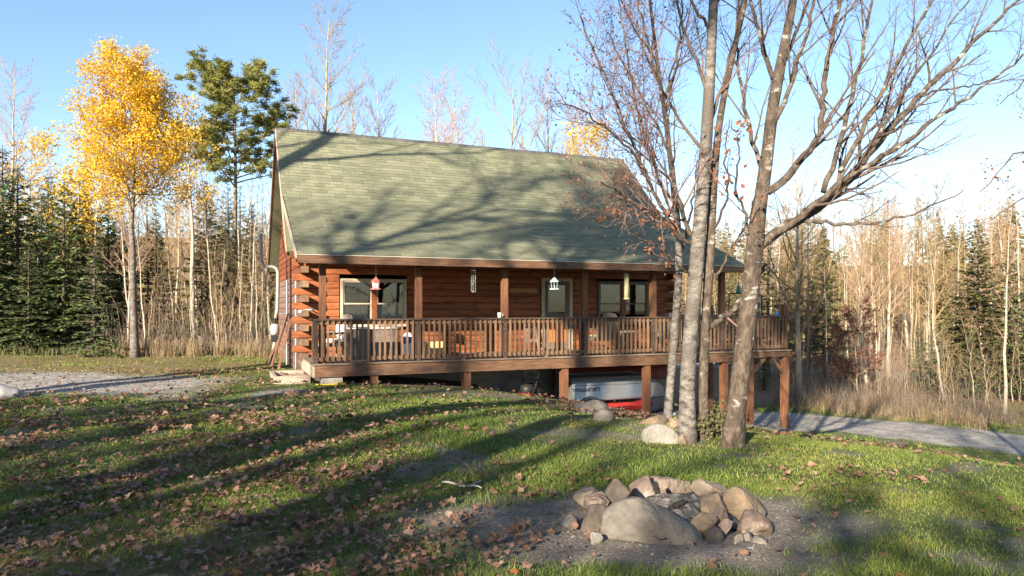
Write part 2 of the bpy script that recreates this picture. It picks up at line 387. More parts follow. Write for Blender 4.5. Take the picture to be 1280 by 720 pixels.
def glass(name, tint=(.9,.92,.92), refl=.18):
    m = bpy.data.materials.new(name); m.use_nodes = True
    nt = m.node_tree; N = nt.nodes; L = nt.links
    N.remove(N['Principled BSDF'])
    g = N.new('ShaderNodeBsdfGlossy'); g.inputs['Roughness'].default_value = .02
    t = N.new('ShaderNodeBsdfTransparent'); t.inputs[0].default_value = (*tint, 1)
    fr = N.new('ShaderNodeFresnel'); fr.inputs[0].default_value = 1.5
    ad = N.new('ShaderNodeMath'); ad.operation = 'ADD'; ad.use_clamp = True; ad.inputs[1].default_value = refl
    L.new(fr.outputs[0], ad.inputs[0])
    ms = N.new('ShaderNodeMixShader'); L.new(ad.outputs[0], ms.inputs[0]); L.new(t.outputs[0], ms.inputs[1]); L.new(g.outputs[0], ms.inputs[2])
    L.new(ms.outputs[0], N['Material Output'].inputs[0])
    M[name] = m
glass('pane_glass', (.9,.92,.92), .015)
glass('clear_plastic', (.85,.87,.85), .08)

def ground_material():
    m = bpy.data.materials.new('ground_cover'); m.use_nodes = True
    nt = m.node_tree; N = nt.nodes; L = nt.links; b = N['Principled BSDF']
    tc = N.new('ShaderNodeTexCoord')
    def noise(scale, det=6):
        n = N.new('ShaderNodeTexNoise'); n.inputs['Scale'].default_value = scale; n.inputs['Detail'].default_value = det
        n.inputs['Roughness'].default_value = .65; L.new(tc.outputs['Object'], n.inputs['Vector']); return n.outputs['Fac']
    def ramp(f, cols):
        r = N.new('ShaderNodeValToRGB'); L.new(f, r.inputs[0]); el = r.color_ramp.elements
        while len(el) < len(cols): el.new(.5)
        for e, (p, c) in zip(el, cols): e.position = p; e.color = (*c, 1)
        return r.outputs[0]
    def attr(n):
        a = N.new('ShaderNodeAttribute'); a.attribute_name = n; return a.outputs['Fac']
    def mix(f, a, c):
        x = N.new('ShaderNodeMix'); x.data_type = 'RGBA'; L.new(f, x.inputs[0]); L.new(a, x.inputs[6]); L.new(c, x.inputs[7]); return x.outputs[2]
    grass = ramp(noise(2.2), [(.3,(.035,.058,.014)),(.5,(.062,.088,.022)),(.7,(.115,.115,.045))])
    dirt = ramp(noise(38), [(.32,(.080,.068,.059)),(.5,(.160,.137,.118)),(.68,(.27,.236,.206))])
    gravel = ramp(noise(55), [(.3,(.16,.15,.138)),(.5,(.29,.272,.25)),(.7,(.44,.415,.38))])
    litter = ramp(noise(6), [(.3,(.10,.062,.035)),(.5,(.19,.125,.07)),(.7,(.30,.21,.12))])
    def mul(a_, f_, lo, hi):
        mr_ = N.new('ShaderNodeMapRange'); mr_.inputs[1].default_value = .3; mr_.inputs[2].default_value = .7; mr_.inputs[3].default_value = lo; mr_.inputs[4].default_value = hi; L.new(f_, mr_.inputs[0])
        x = N.new('ShaderNodeMix'); x.data_type = 'RGBA'; x.blend_type = 'MULTIPLY'; x.inputs[0].default_value = 1; L.new(a_, x.inputs[6]); L.new(mr_.outputs[0], x.inputs[7]); return x.outputs[2]
    dirt = mul(dirt, noise(4), .6, 1.3); gravel = mul(gravel, noise(2.4), .6, 1.25)
    c = mix(attr('dirt'), grass, dirt); c = mix(attr('litter'), c, litter); c = mix(attr('gravel'), c, gravel)
    L.new(c, b.inputs['Base Color']); b.inputs['Roughness'].default_value = .95; b.inputs['Specular IOR Level'].default_value = .15
    bp = N.new('ShaderNodeBump'); bp.inputs['Strength'].default_value = .9; bp.inputs['Distance'].default_value = .025
    L.new(noise(45, 8), bp.inputs['Height']); L.new(bp.outputs[0], b.inputs['Normal'])
    M['ground_cover'] = m
ground_material()
# ------------------------------------------------------------------ ground sheet
def axis(lo_far, lo, hi, hi_far, st):
    mid = np.arange(lo, hi + 1e-6, st)
    def out(a, b):
        r = []; x = 0; d = st
        while x < abs(b - a): d *= 1.16; x += d; r.append(x)
        return np.array(r)
    return np.concatenate([lo - out(lo, lo_far)[::-1], mid, hi + out(hi, hi_far)])
def smooth_noise(x, y, sc, seed): return fbm(x*sc, y*sc, seed, 4)
PIT = np.array([1.27, 5.55])
# lanes as (line in world x,y, half width)
LANE_R = [gpix(900, 524)[:2], gpix(985, 524)[:2], gpix(1130, 537)[:2], gpix(1285, 556)[:2], gpix(1285, 556)[:2]*1.0 + np.array([9, -3.5])]
def seg_dist(x, y, pts):
    d = np.full(np.shape(x), 1e9)
    for a, b in zip(pts[:-1], pts[1:]):
        ab = np.asarray(b) - np.asarray(a); l2 = (ab**2).sum() + 1e-9
        t = np.clip(((x-a[0])*ab[0] + (y-a[1])*ab[1]) / l2, 0, 1)
        d = np.minimum(d, np.hypot(x - a[0] - t*ab[0], y - a[1] - t*ab[1]))
    return d
LANE_L = [np.array([-40., 18.6]), np.array([-20., 16.3]), np.array([-12.2, 15.5]), np.array([-8.6, 15.0]), np.array([-5.6, 14.2])]
FAR_LANE = [np.array([10., 46.]), np.array([17, 41.]), np.array([24., 36.]), np.array([46, 30.])]
def masks(x, y):
    x = np.asarray(x, float); y = np.asarray(y, float)
    n1 = smooth_noise(x, y, 1.1, 21); n2 = smooth_noise(x, y, 3.1, 22)
    wob = (n1-.5)*1.1 + (n2-.5)*.5
    gr = 1 - sstep(-.35, .25, seg_dist(x, y, LANE_R) - 1.75 + wob*.8)
    lw = 1.95
    dl = seg_dist(x, y, LANE_L)
    gl = 1 - sstep(-.6, .6, dl - lw + wob*1.5)
    fade = 1 - sstep(-11.5, -3.6, x)
    gl = np.maximum(gl*sstep(.0, .5, fade + (n1-.5)*1.2), 0)
    gf = 1 - sstep(-.5, .5, seg_dist(x, y, FAR_LANE) - 2.2)
    # gravelly hump before the deck, thin patches
    s, t = to_st(x, y)
    hump = (1 - sstep(.3, 1.3, np.hypot((s-3.6)/2.2, (t+.9)/.75) + wob*.45))*.8
    hump2 = (1 - sstep(.3, 1.2, np.hypot((x+4.4)/.7, (y-11.6)/.5) + wob*.5))*.75
    under = sstep(-.1, .5, t + wob*.2)*(1-sstep(2.2, 2.8, t))*sstep(-.2, .2, s)*(1-sstep(10.6, 11.5, s))
    gravel = np.clip(np.maximum.reduce([gr, gl, gf]), 0, 1)
    d = np.hypot((x - PIT[0] + .05)/1.2, (y - PIT[1] + .15)/.95)
    dirt = 1 - sstep(.80, 1.45, d + wob*.95)
    d2 = np.hypot((x - .10)/1.25, (y - 5.35)/.75)
    dirt = np.maximum(dirt, (1 - sstep(.45, 1.35, d2 + wob*.7))*.9)
    d3 = np.hypot((x + .95)/.7, (y - 5.0)/.5)
    dirt = np.maximum(dirt, (1 - sstep(.1, .95, d3 + wob*.9))*.6)
    dirt = np.maximum(dirt, under)
    dirt = np.clip(np.maximum.reduce([dirt, hump, hump2, sstep(.585, .70, n1*.6+n2*.4)*.75]), 0, 1)
    # forest floor
    dist = np.hypot(x, y)
    left = sstep(0, 2.5, y - (23.6 + .18*np.minimum(x+11, 0)*-1) + wob)*(1 - sstep(-4, 0, x))
    right = sstep(.2, 1.6, seg_dist(x, y, LANE_R) - 2.2 + wob)*sstep(18.5, 21.5, y + .37*(x-8))*sstep(4, 6, x)
    behind = sstep(25, 27, y)
    litter = np.clip(np.maximum.reduce([left, right*.9, behind, sstep(45, 60, dist), sstep(1, 3, -y)*.6]), 0, 1)
    # leaf drift by the boulders and the slope under the deck front
    ld = (1 - sstep(.3, 1.1, np.hypot((s-6.5)/2.5, (t+2.2)/2.4) + wob*.8))*.8
    litter = np.maximum(litter, ld)
    litter = np.maximum(litter, (1 - sstep(.5, 2.4, np.hypot(x+2.5, (y-4.3)*1.1) + wob*1.3))*.7)
    verge = .62*sstep(15.2, 17.5, y + wob)*(1 - sstep(-8.5, -4.5, x + wob))
    litter = np.maximum(litter, verge)
    litter = litter*(1 - gravel)
    return dirt, gravel, litter
gx = axis(-700, -15, 17, 700, .14); gy = axis(-300, 2.6, 25, 1200, .14)
GX, GY = np.meshgrid(gx, gy)
GZZ = gz(GX, GY)
dm, gm, lm = masks(GX, GY)
GZZ = GZZ + (fbm(GX*3, GY*3, 31, 3)-.5)*.035*(1-gm) - .02*gm
nx, ny = len(gx), len(gy)
gi = np.arange(nx*ny).reshape(ny, nx)
gq = np.stack([gi[:-1,:-1], gi[:-1,1:], gi[1:,1:], gi[1:,:-1]], -1).reshape(-1, 4)
gb = MB().add(np.stack([GX, GY, GZZ], -1).reshape(-1, 3), gq)
gme = gb.mesh('ground', True)
for nm, arr in (('dirt', dm), ('gravel', gm), ('litter', lm)):
    at = gme.attributes.new(nm, 'FLOAT', 'POINT'); at.data.foreach_set('value', arr.astype(np.float32).ravel())
tag(obj('ground', gme, 'ground_cover'), kind='structure')
def gsurf(x, y):
    """height of the built sheet (bilinear on the grid)"""
    x = np.asarray(x, float); y = np.asarray(y, float)
    ix = np.clip(np.searchsorted(gx, x) - 1, 0, nx-2); iy = np.clip(np.searchsorted(gy, y) - 1, 0, ny-2)
    fx = (x - gx[ix])/(gx[ix+1]-gx[ix]); fy = (y - gy[iy])/(gy[iy+1]-gy[iy])
    return GZZ[iy,ix]*(1-fx)*(1-fy) + GZZ[iy,ix+1]*fx*(1-fy) + GZZ[iy+1,ix]*(1-fx)*fy + GZZ[iy+1,ix+1]*fx*fy

# ------------------------------------------------------------------ log cabin
HL = (P0[0], P0[1], 0.0)
cabin = empty('log_cabin', HL, HROT, 'red brown log cabin with steep green shingle roof behind a long porch', 'cabin')
WT = 2.42            # front wall plane (t)
WB = 9.46            # rear wall
WS0, WS1 = -.10, 10.78
LH = .176            # log course
FLOOR = .41
EZ = 2.97            # main eave height
RT, RZ = 5.93, 6.80  # ridge
rng = np.random.default_rng(4)

def log_profile(lo, hi, face, depth):
    """rounded log section in (out, z): out grows towards the outside face"""
    h = hi - lo; z = lo; g = .003
    pr = [(-depth, z+g), (.006, z+g), (.018, z+h*.07), (.024, z+h*.26), (.028, z+h*.5), (.024, z+h*.74), (.018, z+h*.93), (.006, z+h-g), (-depth, z+h-g)]
    return pr
def front_log(s0, s1, z, name='log', tplane=WT, m='log_front', out=-1):
    pr = log_profile(z, z+LH, 0, .13)
    poly = [(s0, tplane + out*o, zz) for o, zz in pr]
    if out > 0: poly = poly[::-1]
    b = MB().prism(poly, (s1-s0, 0, 0)); return b.build(name, m, cabin)
def gable_log(t0, t1, z, splane, out, m='log_gable', h=LH):
    pr = log_profile(z, z+h, 0, .13)
    poly = [(splane + out*o, t0, zz) for o, zz in pr]
    if out < 0: poly = poly[::-1]
    return MB().prism(poly, (0, t1-t0, 0)).build('log', m, cabin)

WIN1 = (.86, 2.54, 1.12, 2.34)
DOOR = (6.40, 7.36, FLOOR, 2.44)
WIN2 = (8.20, 9.90, 1.10, 2.37)
OPEN = [WIN1, DOOR, WIN2]
nc = 15
for i in range(nc):
    z = FLOOR - .08 + i*LH
    zc = z + LH/2
    cuts = [(o[0]-.03, o[1]+.03) for o in OPEN if o[2]-.06 < zc < o[3]+.06]
    start = -.29 if i % 2 else .075
    edges = [start] + [e for c in cuts for e in c] + [WS1 + (.15 if i % 2 else 0)]
    for a, b_ in zip(edges[0::2], edges[1::2]):
        # long runs are two logs butted end to end
        if b_ - a > 3.2:
            c = a + (b_-a)*rng.uniform(.35, .65)
            front_log(a, c-.004, z); front_log(c+.004, b_, z)
        else: front_log(a, b_, z)
# gable walls: log courses up to the eave, then shorter courses in the peak
z = -.18; i = 0
zs0 = FLOOR - .08 - 3*LH
for i in range(36):
    z = zs0 + i*LH
    if z + LH < EZ + .12: t0, t1 = WT, WB
    else:
        k = (RZ - .32 - (z + LH)); t0, t1 = RT - k, RT + k
        t0 = max(t0, WT); t1 = min(t1, WB)
    if t1 - t0 < .35: break
    low = z + LH < EZ + .12
    ci = i - 3
    ext = .42 if (low and ci >= 0 and ci % 2 == 0) else (.0)
    for sp, out in ((WS0, -1), (WS1, 1)):
        m = 'log_gable' if z < 2.3 else 'siding_red'
        c = t0 + (t1-t0)*rng.uniform(.35, .65)
        if t1 - t0 > 3: gable_log(t0-ext, c-.004, z, sp, out, m); gable_log(c+.004, t1, z, sp, out, m)
        else: gable_log(t0, t1, z, sp, out, m)
    if ext:   # squared block at the crossing corner: the sawn end of the gable log
        MB().box((WS0-.028, WT-.448, z+.012), (WS0+.150, WT-.415, z+LH-.012)).build('log_end', 'end_grain', cabin)
        MB().box((WS0+.10, WT-.42, z+.012), (WS0+.148, WT-.05, z+LH-.012)).build('log_end', 'end_grain', cabin)
# rear wall in simple courses
for i in range(15):
    front_log(.05, WS1, FLOOR-.08+i*LH, tplane=WB, out=1)
# foundation and walk-out basement
b = MB()
b.box((WS0+.02, WT+.03, -2.6), (WS1-.02, WB-.03, FLOOR-.09)); b.build('foundation_wall', 'concrete', cabin)
# bright board at the basement wall, and a glazed door with pale jambs behind the boat
MB().box((3.95, WT-.02, -.55), (5.0, WT+.02, FLOOR-.12)).build('basement_panel', 'board_grey', cabin)
bd = MB().box((8.9, WT-.03, -1.5), (8.98, WT+.02, .28)).box((9.72, WT-.03, -1.5), (9.80, WT+.02, .28)).build('basement_door_frame', 'window_trim', cabin)
MB().box((8.985, WT-.012, -1.5), (9.715, WT+.02, .27)).build('basement_door', 'frame_dark', cabin)

def window(s0, s1, z0, z1, trim, halves=2, curtain=False, tp=WT):
    fw = .055; y0, y1 = tp-.075, tp+.05
    b = MB()
    b.box((s0, y0, z1-fw), (s1, y1, z1)); b.box((s0, y0, z0), (s1, y1, z0+fw))
    b.box((s0, y0, z0+fw), (s0+fw, y1, z1-fw)); b.box((s1-fw, y0, z0+fw), (s1, y1, z1-fw))
    root = b.build('window', trim, cabin)
    wd = (s1-s0-2*fw)/halves
    for h in range(halves):
        a = s0+fw+h*wd; c = a+wd
        if h:
            MB().box((a-.065, y0+.003, z0+fw), (a+.065, y1-.003, z1-fw)).build('mullion', 'log_front', root)
            a += .065
        if h < halves-1: c -= .065
        zm = (z0+z1)/2 - .02
        sb = MB(); w = .035
        for (p, q, dy) in ((zm-.018, z1-fw, 0), (z0+fw, zm+.018, .018)):
            sb.box((a, y0+.022+dy, p), (a+w, y0+.05+dy, q)); sb.box((c-w, y0+.022+dy, p), (c, y0+.05+dy, q))
            sb.box((a+w, y0+.022+dy, p), (c-w, y0+.05+dy, p+w)); sb.box((a+w, y0+.022+dy, q-w), (c-w, y0+.05+dy, q))
        sb.build('sash', trim, root)
        MB().box((a+w, y0+.034, zm+.018), (c-w, y0+.038, z1-fw-w)).build('pane', 'pane_glass', root)
        MB().box((a+w, y0+.052, z0+fw+w), (c-w, y0+.056, zm-.018)).build('pane', 'pane_glass', root)
        if curtain:
            n = 40; xs = np.linspace(a, c, n); yy = tp+.09 + .02*np.sin(np.arange(n)*1.9)
            v = [(x, y, zz) for zz in (z0, zm+.01) for x, y in zip(xs, yy)]
            MB().add(v, [(k, k+1, n+k+1, n+k) for k in range(n-1)]).build('curtain', 'curtain', root, True)
    return root
window(*WIN1, 'window_trim', 2, True)
window(*WIN2, 'frame_dark', 2, False)
# door with a tall glazed panel
s0, s1, z0, z1 = DOOR; y0 = WT-.07
d = MB().box((s0, y0, z0), (s0+.09, WT+.05, z1)).box((s1-.09, y0, z0), (s1, WT+.05, z1)).box((s0+.09, y0, z1-.09), (s1-.09, WT+.05, z1)).build('door', 'window_trim', cabin)
b = MB(); a, c = s0+.094, s1-.094
b.box((a, y0+.03, z0+.02), (a+.11, y0+.075, z1-.094)); b.box((c-.11, y0+.03, z0+.02), (c, y0+.075, z1-.094))
b.box((a+.11, y0+.03, z1-.2), (c-.11, y0+.075, z1-.094)); b.box((a+.11, y0+.03, 1.32), (c-.11, y0+.075, 1.44)); b.box((a+.11, y0+.03, z0+.02), (c-.11, y0+.075, z0+.22))
b.build('door_leaf', 'frame_dark', d)
MB().box((a+.11, y0+.045, 1.44), (c-.11, y0+.05, z1-.2)).build('pane', 'pane_glass', d)
MB().box((a+.11, y0+.042, z0+.22), (c-.11, y0+.06, 1.32)).build('lower_panel', 'orange_paint', d)
MB().tube([(c-.05, y0+.03, 1.36), (c-.05, y0-.03, 1.36), (c-.14, y0-.03, 1.36)], .012, 6).build('handle', 'steel', d)
# dark rooms behind the glass
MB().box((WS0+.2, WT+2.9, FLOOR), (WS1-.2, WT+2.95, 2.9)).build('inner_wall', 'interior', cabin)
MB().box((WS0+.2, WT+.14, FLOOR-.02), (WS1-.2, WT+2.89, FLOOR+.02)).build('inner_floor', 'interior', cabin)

# --- roof
roof = None
SL, SR = -.44, 11.21
KT, KZ = 3.60, RZ - (RT-3.60)*.985         # where the porch roof meets the main slope
PT, PZ = -.32, 2.735                        # porch eave
def slab(s0, s1, A, B_, th, name, m):
    """sloping slab between (t,z) points A and B_, thickness below"""
    d = nrm([B_[0]-A[0], B_[1]-A[1]]); n = np.array([-d[1], d[0]])
    if n[1] < 0: n = -n
    A2 = np.array(A) - n*th; B2 = np.array(B_) - n*th
    poly = [(s0, A[0], A[1]), (s0, B_[0], B_[1]), (s0, B2[0], B2[1]), (s0, A2[0], A2[1])]
    return MB().prism(poly, (s1-s0, 0, 0)).build(name, m, roof or cabin)
ME = (RT-3.90, RZ-3.90*.985)   # main front eave (t, z)
RE = (RT+3.95, RZ-3.95*.985)
roof = slab(SL, SR, ME, (RT, RZ), .14, 'roof', 'shingle_under')
slab(SL, SR, (RT, RZ), RE, .14, 'roof_deck', 'shingle_under')
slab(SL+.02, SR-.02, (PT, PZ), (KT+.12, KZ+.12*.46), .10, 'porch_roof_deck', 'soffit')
# shingle courses: four shared strips of tabs
EXPO = .142
def course_mesh(seed):
    r = np.random.default_rng(seed)
    b = MB(); s = SL - r.uniform(0, .3)
    while s < SR:
        w = .30*r.uniform(.8, 1.25)
        a, c = max(s, SL), min(s+w-.007, SR)
        if c - a > .03:
            th = .012 + r.uniform(0, .008); dz = r.uniform(-.006, .006)
            v = [(a, dz, .004), (c, dz, .004), (c, EXPO+.05, .002), (a, EXPO+.05, .002), (a, dz, th+.006), (c, dz, th+.006), (c, EXPO+.05, .007), (a, EXPO+.05, .007)]
            b.add(v, [(4,5,6,7),(0,1,5,4),(1,2,6,5),(3,0,4,7)], a=np.clip(r.normal(.5, .28), 0, 1))
        s += w
    return b.mesh('shingle_course')
cm = [course_mesh(50+i) for i in range(6)]
def courses(A, B_, flip=False):
    A = np.array(A); B_ = np.array(B_); L_ = np.linalg.norm(B_-A); d = (B_-A)/L_
    n = int(L_/EXPO); ang = math.atan2(d[1], d[0])
    for i in range(n+1):
        if i*EXPO > L_-.1: break
        p = A + d*i*EXPO
        o = obj('shingle_course', cm[(i*5+int(flip)) % 6], 'shingle', roof, (0, p[0], p[1]))
        o.rotation_euler = (ang, 0, 0)
        if flip: o.scale = (1, 1, 1)
courses((PT-.02, PZ+.003), (KT, KZ))
courses((KT-.06, KZ-.06*.985+.010), (RT-.02, RZ-.02))
# rear slope: same strips mirrored in t
L_ = math.hypot(3.95, 3.95*.985); n = int(L_/EXPO)
for i in range(n):
    f = i*EXPO/L_
    o = obj('shingle_course', cm[i % 6], 'shingle', roof, (SL+SR, RE[0]-f*3.95, RE[1]+f*3.95*.985))
    o.rotation_euler = (math.atan(.985), 0, math.pi)
# ridge caps
for i in range(40):
    w = (SR-SL)/40; a = SL+i*w
    b = MB(); h = .035+.004*(i % 2)
    poly = [(a, RT-.13, RZ-.11), (a, RT, RZ+h-.005), (a, RT+.13, RZ-.11), (a, RT+.13, RZ-.135), (a, RT, RZ-.01), (a, RT-.13, RZ-.135)]
    MB().prism(poly, (w-.006, 0, 0)).build('ridge_cap', 'ridge', roof)
# fascia of the porch eave in two boards, pale drip edge over it
MB().box((SL+.01, PT-.045, 2.545), (5.3, PT-.003, 2.715)).build('fascia', 'beam', roof)
MB().box((5.304, PT-.045, 2.545), (SR-.01, PT-.003, 2.715)).build('fascia', 'beam', roof)
MB().box((SL, PT-.055, 2.718), (SR, PT+.02, 2.732)).build('drip_edge', 'drip', roof)
# carrying beam on the posts
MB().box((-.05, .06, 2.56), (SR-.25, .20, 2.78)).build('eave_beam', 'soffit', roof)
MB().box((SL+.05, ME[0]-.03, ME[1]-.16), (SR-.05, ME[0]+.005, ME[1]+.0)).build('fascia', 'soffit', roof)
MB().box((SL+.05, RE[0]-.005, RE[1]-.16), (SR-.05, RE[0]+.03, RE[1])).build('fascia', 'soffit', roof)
# rake boards
def rake(s, A, B_, h, m, w=.03):
    d = nrm([B_[0]-A[0], B_[1]-A[1]])
    MB().prism([(s, A[0], A[1]), (s, B_[0], B_[1]), (s, B_[0], B_[1]-h), (s, A[0], A[1]-h)], (w, 0, 0)).build('rake_board', m, roof)
for s in (SL-.03, SR):
    rake(s, (ME[0], ME[1]-.01), (RT, RZ-.01), .20, 'soffit'); rake(s, (RT, RZ-.01), (RE[0], RE[1]-.01), .20, 'soffit')
    rake(s-.004 if s < 0 else s+.004, (PT-.05, PZ+.02), (KT-.03, KZ+.03), .115, 'trim_pale')
    rake(s-.008 if s < 0 else s+.008, (ME[0], ME[1]+.012), (RT, RZ+.02), .05, 'trim_pale'); rake(s-.008 if s < 0 else s+.008, (RT, RZ+.02), (RE[0], RE[1]+.012), .05, 'trim_pale')
# closed soffit of the porch roof, rafters
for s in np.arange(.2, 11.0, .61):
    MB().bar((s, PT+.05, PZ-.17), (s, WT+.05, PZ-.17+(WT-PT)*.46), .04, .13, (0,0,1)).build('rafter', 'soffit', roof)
# ------------------------------------------------------------------ porch deck
deck = empty('porch_deck', HL, HROT, 'long raised wooden porch deck with baluster railing on square posts along the cabin', 'deck')
DR = 13.12          # right end
BT = .374           # beam top
for a, c in ((-.04, 2.52), (2.524, 5.9), (5.904, 9.3), (9.304, 10.95)):
    MB().box((a, 0, BT-.255), (c, .09, BT)).build('rim_beam', 'beam', deck)
MB().box((10.954, .004, BT-.16), (DR, .09, BT)).build('rim_beam', 'beam', deck)
# left end: stepped side beam running back to the corner logs
MB().box((-.085, .0, BT-.255), (-.042, 2.30, BT-.002)).build('side_beam', 'board_grey', deck)
MB().box((DR-.05, .095, BT-.16), (DR, 2.6, BT)).build('side_beam', 'beam', deck)
for s in np.arange(.5, 13, .6):
    MB().box((s, .095, BT-.2), (s+.04, 2.36, BT-.002)).build('joist', 'soffit', deck)
# floor boards run along the house
rr = np.random.default_rng(8)
for i in range(17):
    t0 = -.035 + i*.1415; t1 = t0 + .135
    if t0 > 2.28: break
    c = rr.uniform(4, 9)
    MB().box((-.10, t0, BT+.002), (c-.003, t1, BT+.037)).build('floorboard', 'floorboard', deck)
    MB().box((c+.003, t0, BT+.002), (DR+.03, t1, BT+.037)).build('floorboard', 'floorboard', deck)
for i in range(3):
    t0 = 2.37 + i*.1415
    MB().box((10.9, t0, BT+.002), (DR+.03, t0+.135, BT+.037)).build('floorboard', 'floorboard', deck)
FL = BT + .037
# upper posts under the eave
for x in (403, 523, 630.5, 730, 816, 902):
    s = pst(x, 400, t=.13)[0]
    MB().box((s-.07, .06, FL), (s+.07, .20, 2.558)).build('post', 'post_wood', deck)
def gl(s, t):
    p = hw(s, t); return float(gsurf(p[0], p[1]))
# lower posts to the ground
for x, t in ((467, .12), (583, .12), (705, .12), (808, .12), (905, .12), (937, .12), (981, .12)):
    s = pst(x, 500, t=t)[0]
    w = .085
    MB().box((s-w, t-w+.01, gl(s, t)-.25), (s+w, t+w+.01, BT-.258 if s < 10.95 else BT-.163)).build('post', 'post_wood', deck)
sb_, tb_ = 12.28, 2.50
MB().box((sb_-.07, tb_-.07, gl(sb_, tb_)-.2), (sb_+.07, tb_+.07, 1.66)).build('post', 'post_wood', deck)
MB().box((DR-.20, .03, BT+.04), (DR-.06, .17, 1.66)).build('post', 'post_wood', deck)
# knee braces at the open end
s937 = pst(937, 500, t=.12)[0]; s981 = pst(981, 500, t=.12)[0]
MB().bar((s937+.08, .12, BT-.62), (s937+.55, .12, BT-.17), .06, .09).build('brace', 'beam', deck)
MB().bar((s981-.08, .12, BT-.62), (s981-.50, .12, BT-.17), .06, .09).build('brace', 'beam', deck)
# railing: dark cap, sub rails, bottom rails between posts, balusters
CAPZ = 1.372
for a, c in ((-.06, 4.4), (4.404, 8.9), (8.904, DR+.12)):
    MB().box((a, -.075, CAPZ-.036), (c, .075, CAPZ)).build('rail_cap', 'rail_dark', deck)
rp = [-.02] + [pst(x, 430, t=.02)[0] for x in (523, 631, 731, 816, 902)] + [DR-.13]
for a, c in zip(rp[:-1], rp[1:]):
    MB().box((a+.05, -.014, CAPZ-.125), (c-.05, .024, CAPZ-.038)).build('top_rail', 'baluster', deck)
    MB().box((a+.05, -.014, .475), (c-.05, .024, .545)).build('bottom_rail', 'baluster', deck)
for s in rp[:-1]:
    MB().box((s-.045, -.03, FL), (s+.045, .058, CAPZ-.037)).build('rail_post', 'rail_dark', deck)
s = .10; bal = None; bm = MB().box((-.0205, -.055, .46), (.0205, -.016, CAPZ-.037)).mesh('baluster')
while s < DR-.15:
    if min(abs(s-p) for p in rp) > .06:
        o = obj('baluster', bm, 'baluster', deck, (s+rr.uniform(-.006, .006), 0, rr.uniform(-.006, .0)))
    s += .1245
# small support blocks under the bottom rail
for s in [(a+c)/2 for a, c in zip(rp[:-1], rp[1:])]:
    MB().box((s-.045, -.012, FL), (s+.045, .022, .474)).build('rail_block', 'baluster', deck)
# end and back rails of the open deck
for k, (p, q) in enumerate((((DR-.02, .18), (DR-.02, 2.56)), ((10.95, 2.5), (DR, 2.5)), ((-.03, .05), (-.03, .62)))):
    p = np.array(p); q = np.array(q); L_ = np.linalg.norm(q-p); d_ = (q-p)/L_
    MB().bar((*p, CAPZ-.018), (*q, CAPZ-.018), .13, .034).build('rail_cap', 'rail_dark', deck)
    MB().bar((*p, .51), (*q, .51), .035, .07).build('bottom_rail', 'baluster', deck)
    MB().bar((*p, CAPZ-.085), (*q, CAPZ-.085), .035, .085).build('top_rail', 'baluster', deck)
    for j in range(int(L_/.1245)):
        c = p + d_*(j+.5)*.1245
        obj('baluster', MB().box((c[0]-.02, c[1]-.02, .46), (c[0]+.02, c[1]+.02, CAPZ-.037)).mesh('baluster'), 'baluster', deck)
# low entry steps at the left end
st_o = empty('entry_step', HL, HROT, 'low weathered wooden step frame on the grass at the left porch end', 'step')
zg = gl(-.5, 1.0)
for i, (a, c, t0, t1, h) in enumerate(((-.85, -.09, .35, .42, .20), (-.85, -.09, 1.75, 1.82, .20), (-.85, -.78, .424, 1.746, .20))):
    MB().box((a, t0, zg-.12), (c, t1, zg+h-.06)).build('side_board', 'board_grey', st_o)
for k in range(5):
    MB().box((-.775, .43+k*.263, zg+.03), (-.095, .43+k*.263+.255, zg+.062)).build('tread', 'board_grey', st_o)
# concrete pads under the beam at the left
pad = MB().box((.1, .05, gl(.3, .2)-.1), (.55, .30, BT-.257)).build('support_block', 'concrete')
pad.location = HL; pad.rotation_euler = (0, 0, HROT); tag(pad, 'pale concrete block under the left corner of the porch beam', 'block')

def local(name, s, t, z, label, cat, rz=0.0, group=None):
    """thing placed in the house frame"""
    w = hw(s, t, z); return empty(name, w, HROT + rz, label, cat, group)

# ------------------------------------------------------------------ hanging things under the eave
def hang(x, y, t=.0): return pst(x, y, t=t)
def lantern(x, ytop, ybot, roofm, bodym, label):
    s, t, zt = hang(x, ytop); zb = pst(x, ybot, t=0)[2]; h = zt - zb
    e = local('bird_feeder', s, 0, zb, label, 'bird feeder', group='bird feeders hung along the porch eave')
    r = .125
    MB().lathe([(0, h*1.0), (.012, h*.98), (.03, h*.90), (r*.72, h*.72), (r, h*.62), (r*.98, h*.585), (.02, h*.60)], k=6).build('roof_cap', roofm, e)
    MB().lathe([(0.0, .03), (r*.55, .03), (r*.72, h*.59)], k=6).build('seed_body', bodym, e)
    MB().lathe([(0, 0), (r*.98, 0), (r*1.0, .028), (0, .028)], k=6).build('tray', roofm, e)
    for k in range(6):
        a = k*math.pi/3
        MB().bar((r*.56*math.cos(a), r*.56*math.sin(a), .03), (r*.73*math.cos(a), r*.73*math.sin(a), h*.59), .008).build('rib', roofm, e)
    MB().tube([(0, 0, h*.98), (0, 0, 2.56-zb)], .004, 5).build('hook', 'steel', e)
    return e
lantern(470, 346, 362, 'feeder_red', 'seed', 'red roofed lantern bird feeder hanging before the left porch window')
lantern(693, 346, 362, 'feeder_blue', 'clear_plastic', 'pale blue roofed lantern bird feeder hanging before the glazed porch door')
s, t, zt = hang(783, 341.5); zb = pst(783, 374, t=0)[2]
e = local('bird_feeder', s, 0, zb, 'long yellow tube bird feeder hanging before the right porch windows', 'bird feeder', group='bird feeders hung along the porch eave')
h = zt-zb
MB().lathe([(0, .03), (.062, .03), (.062, h-.06), (0, h-.06)], k=14).build('seed_tube', 'feeder_yellow', e, True)
MB().lathe([(0, 0), (.07, .0), (.07, .032), (0, .035)], k=14).build('base', 'feeder_yellow', e)
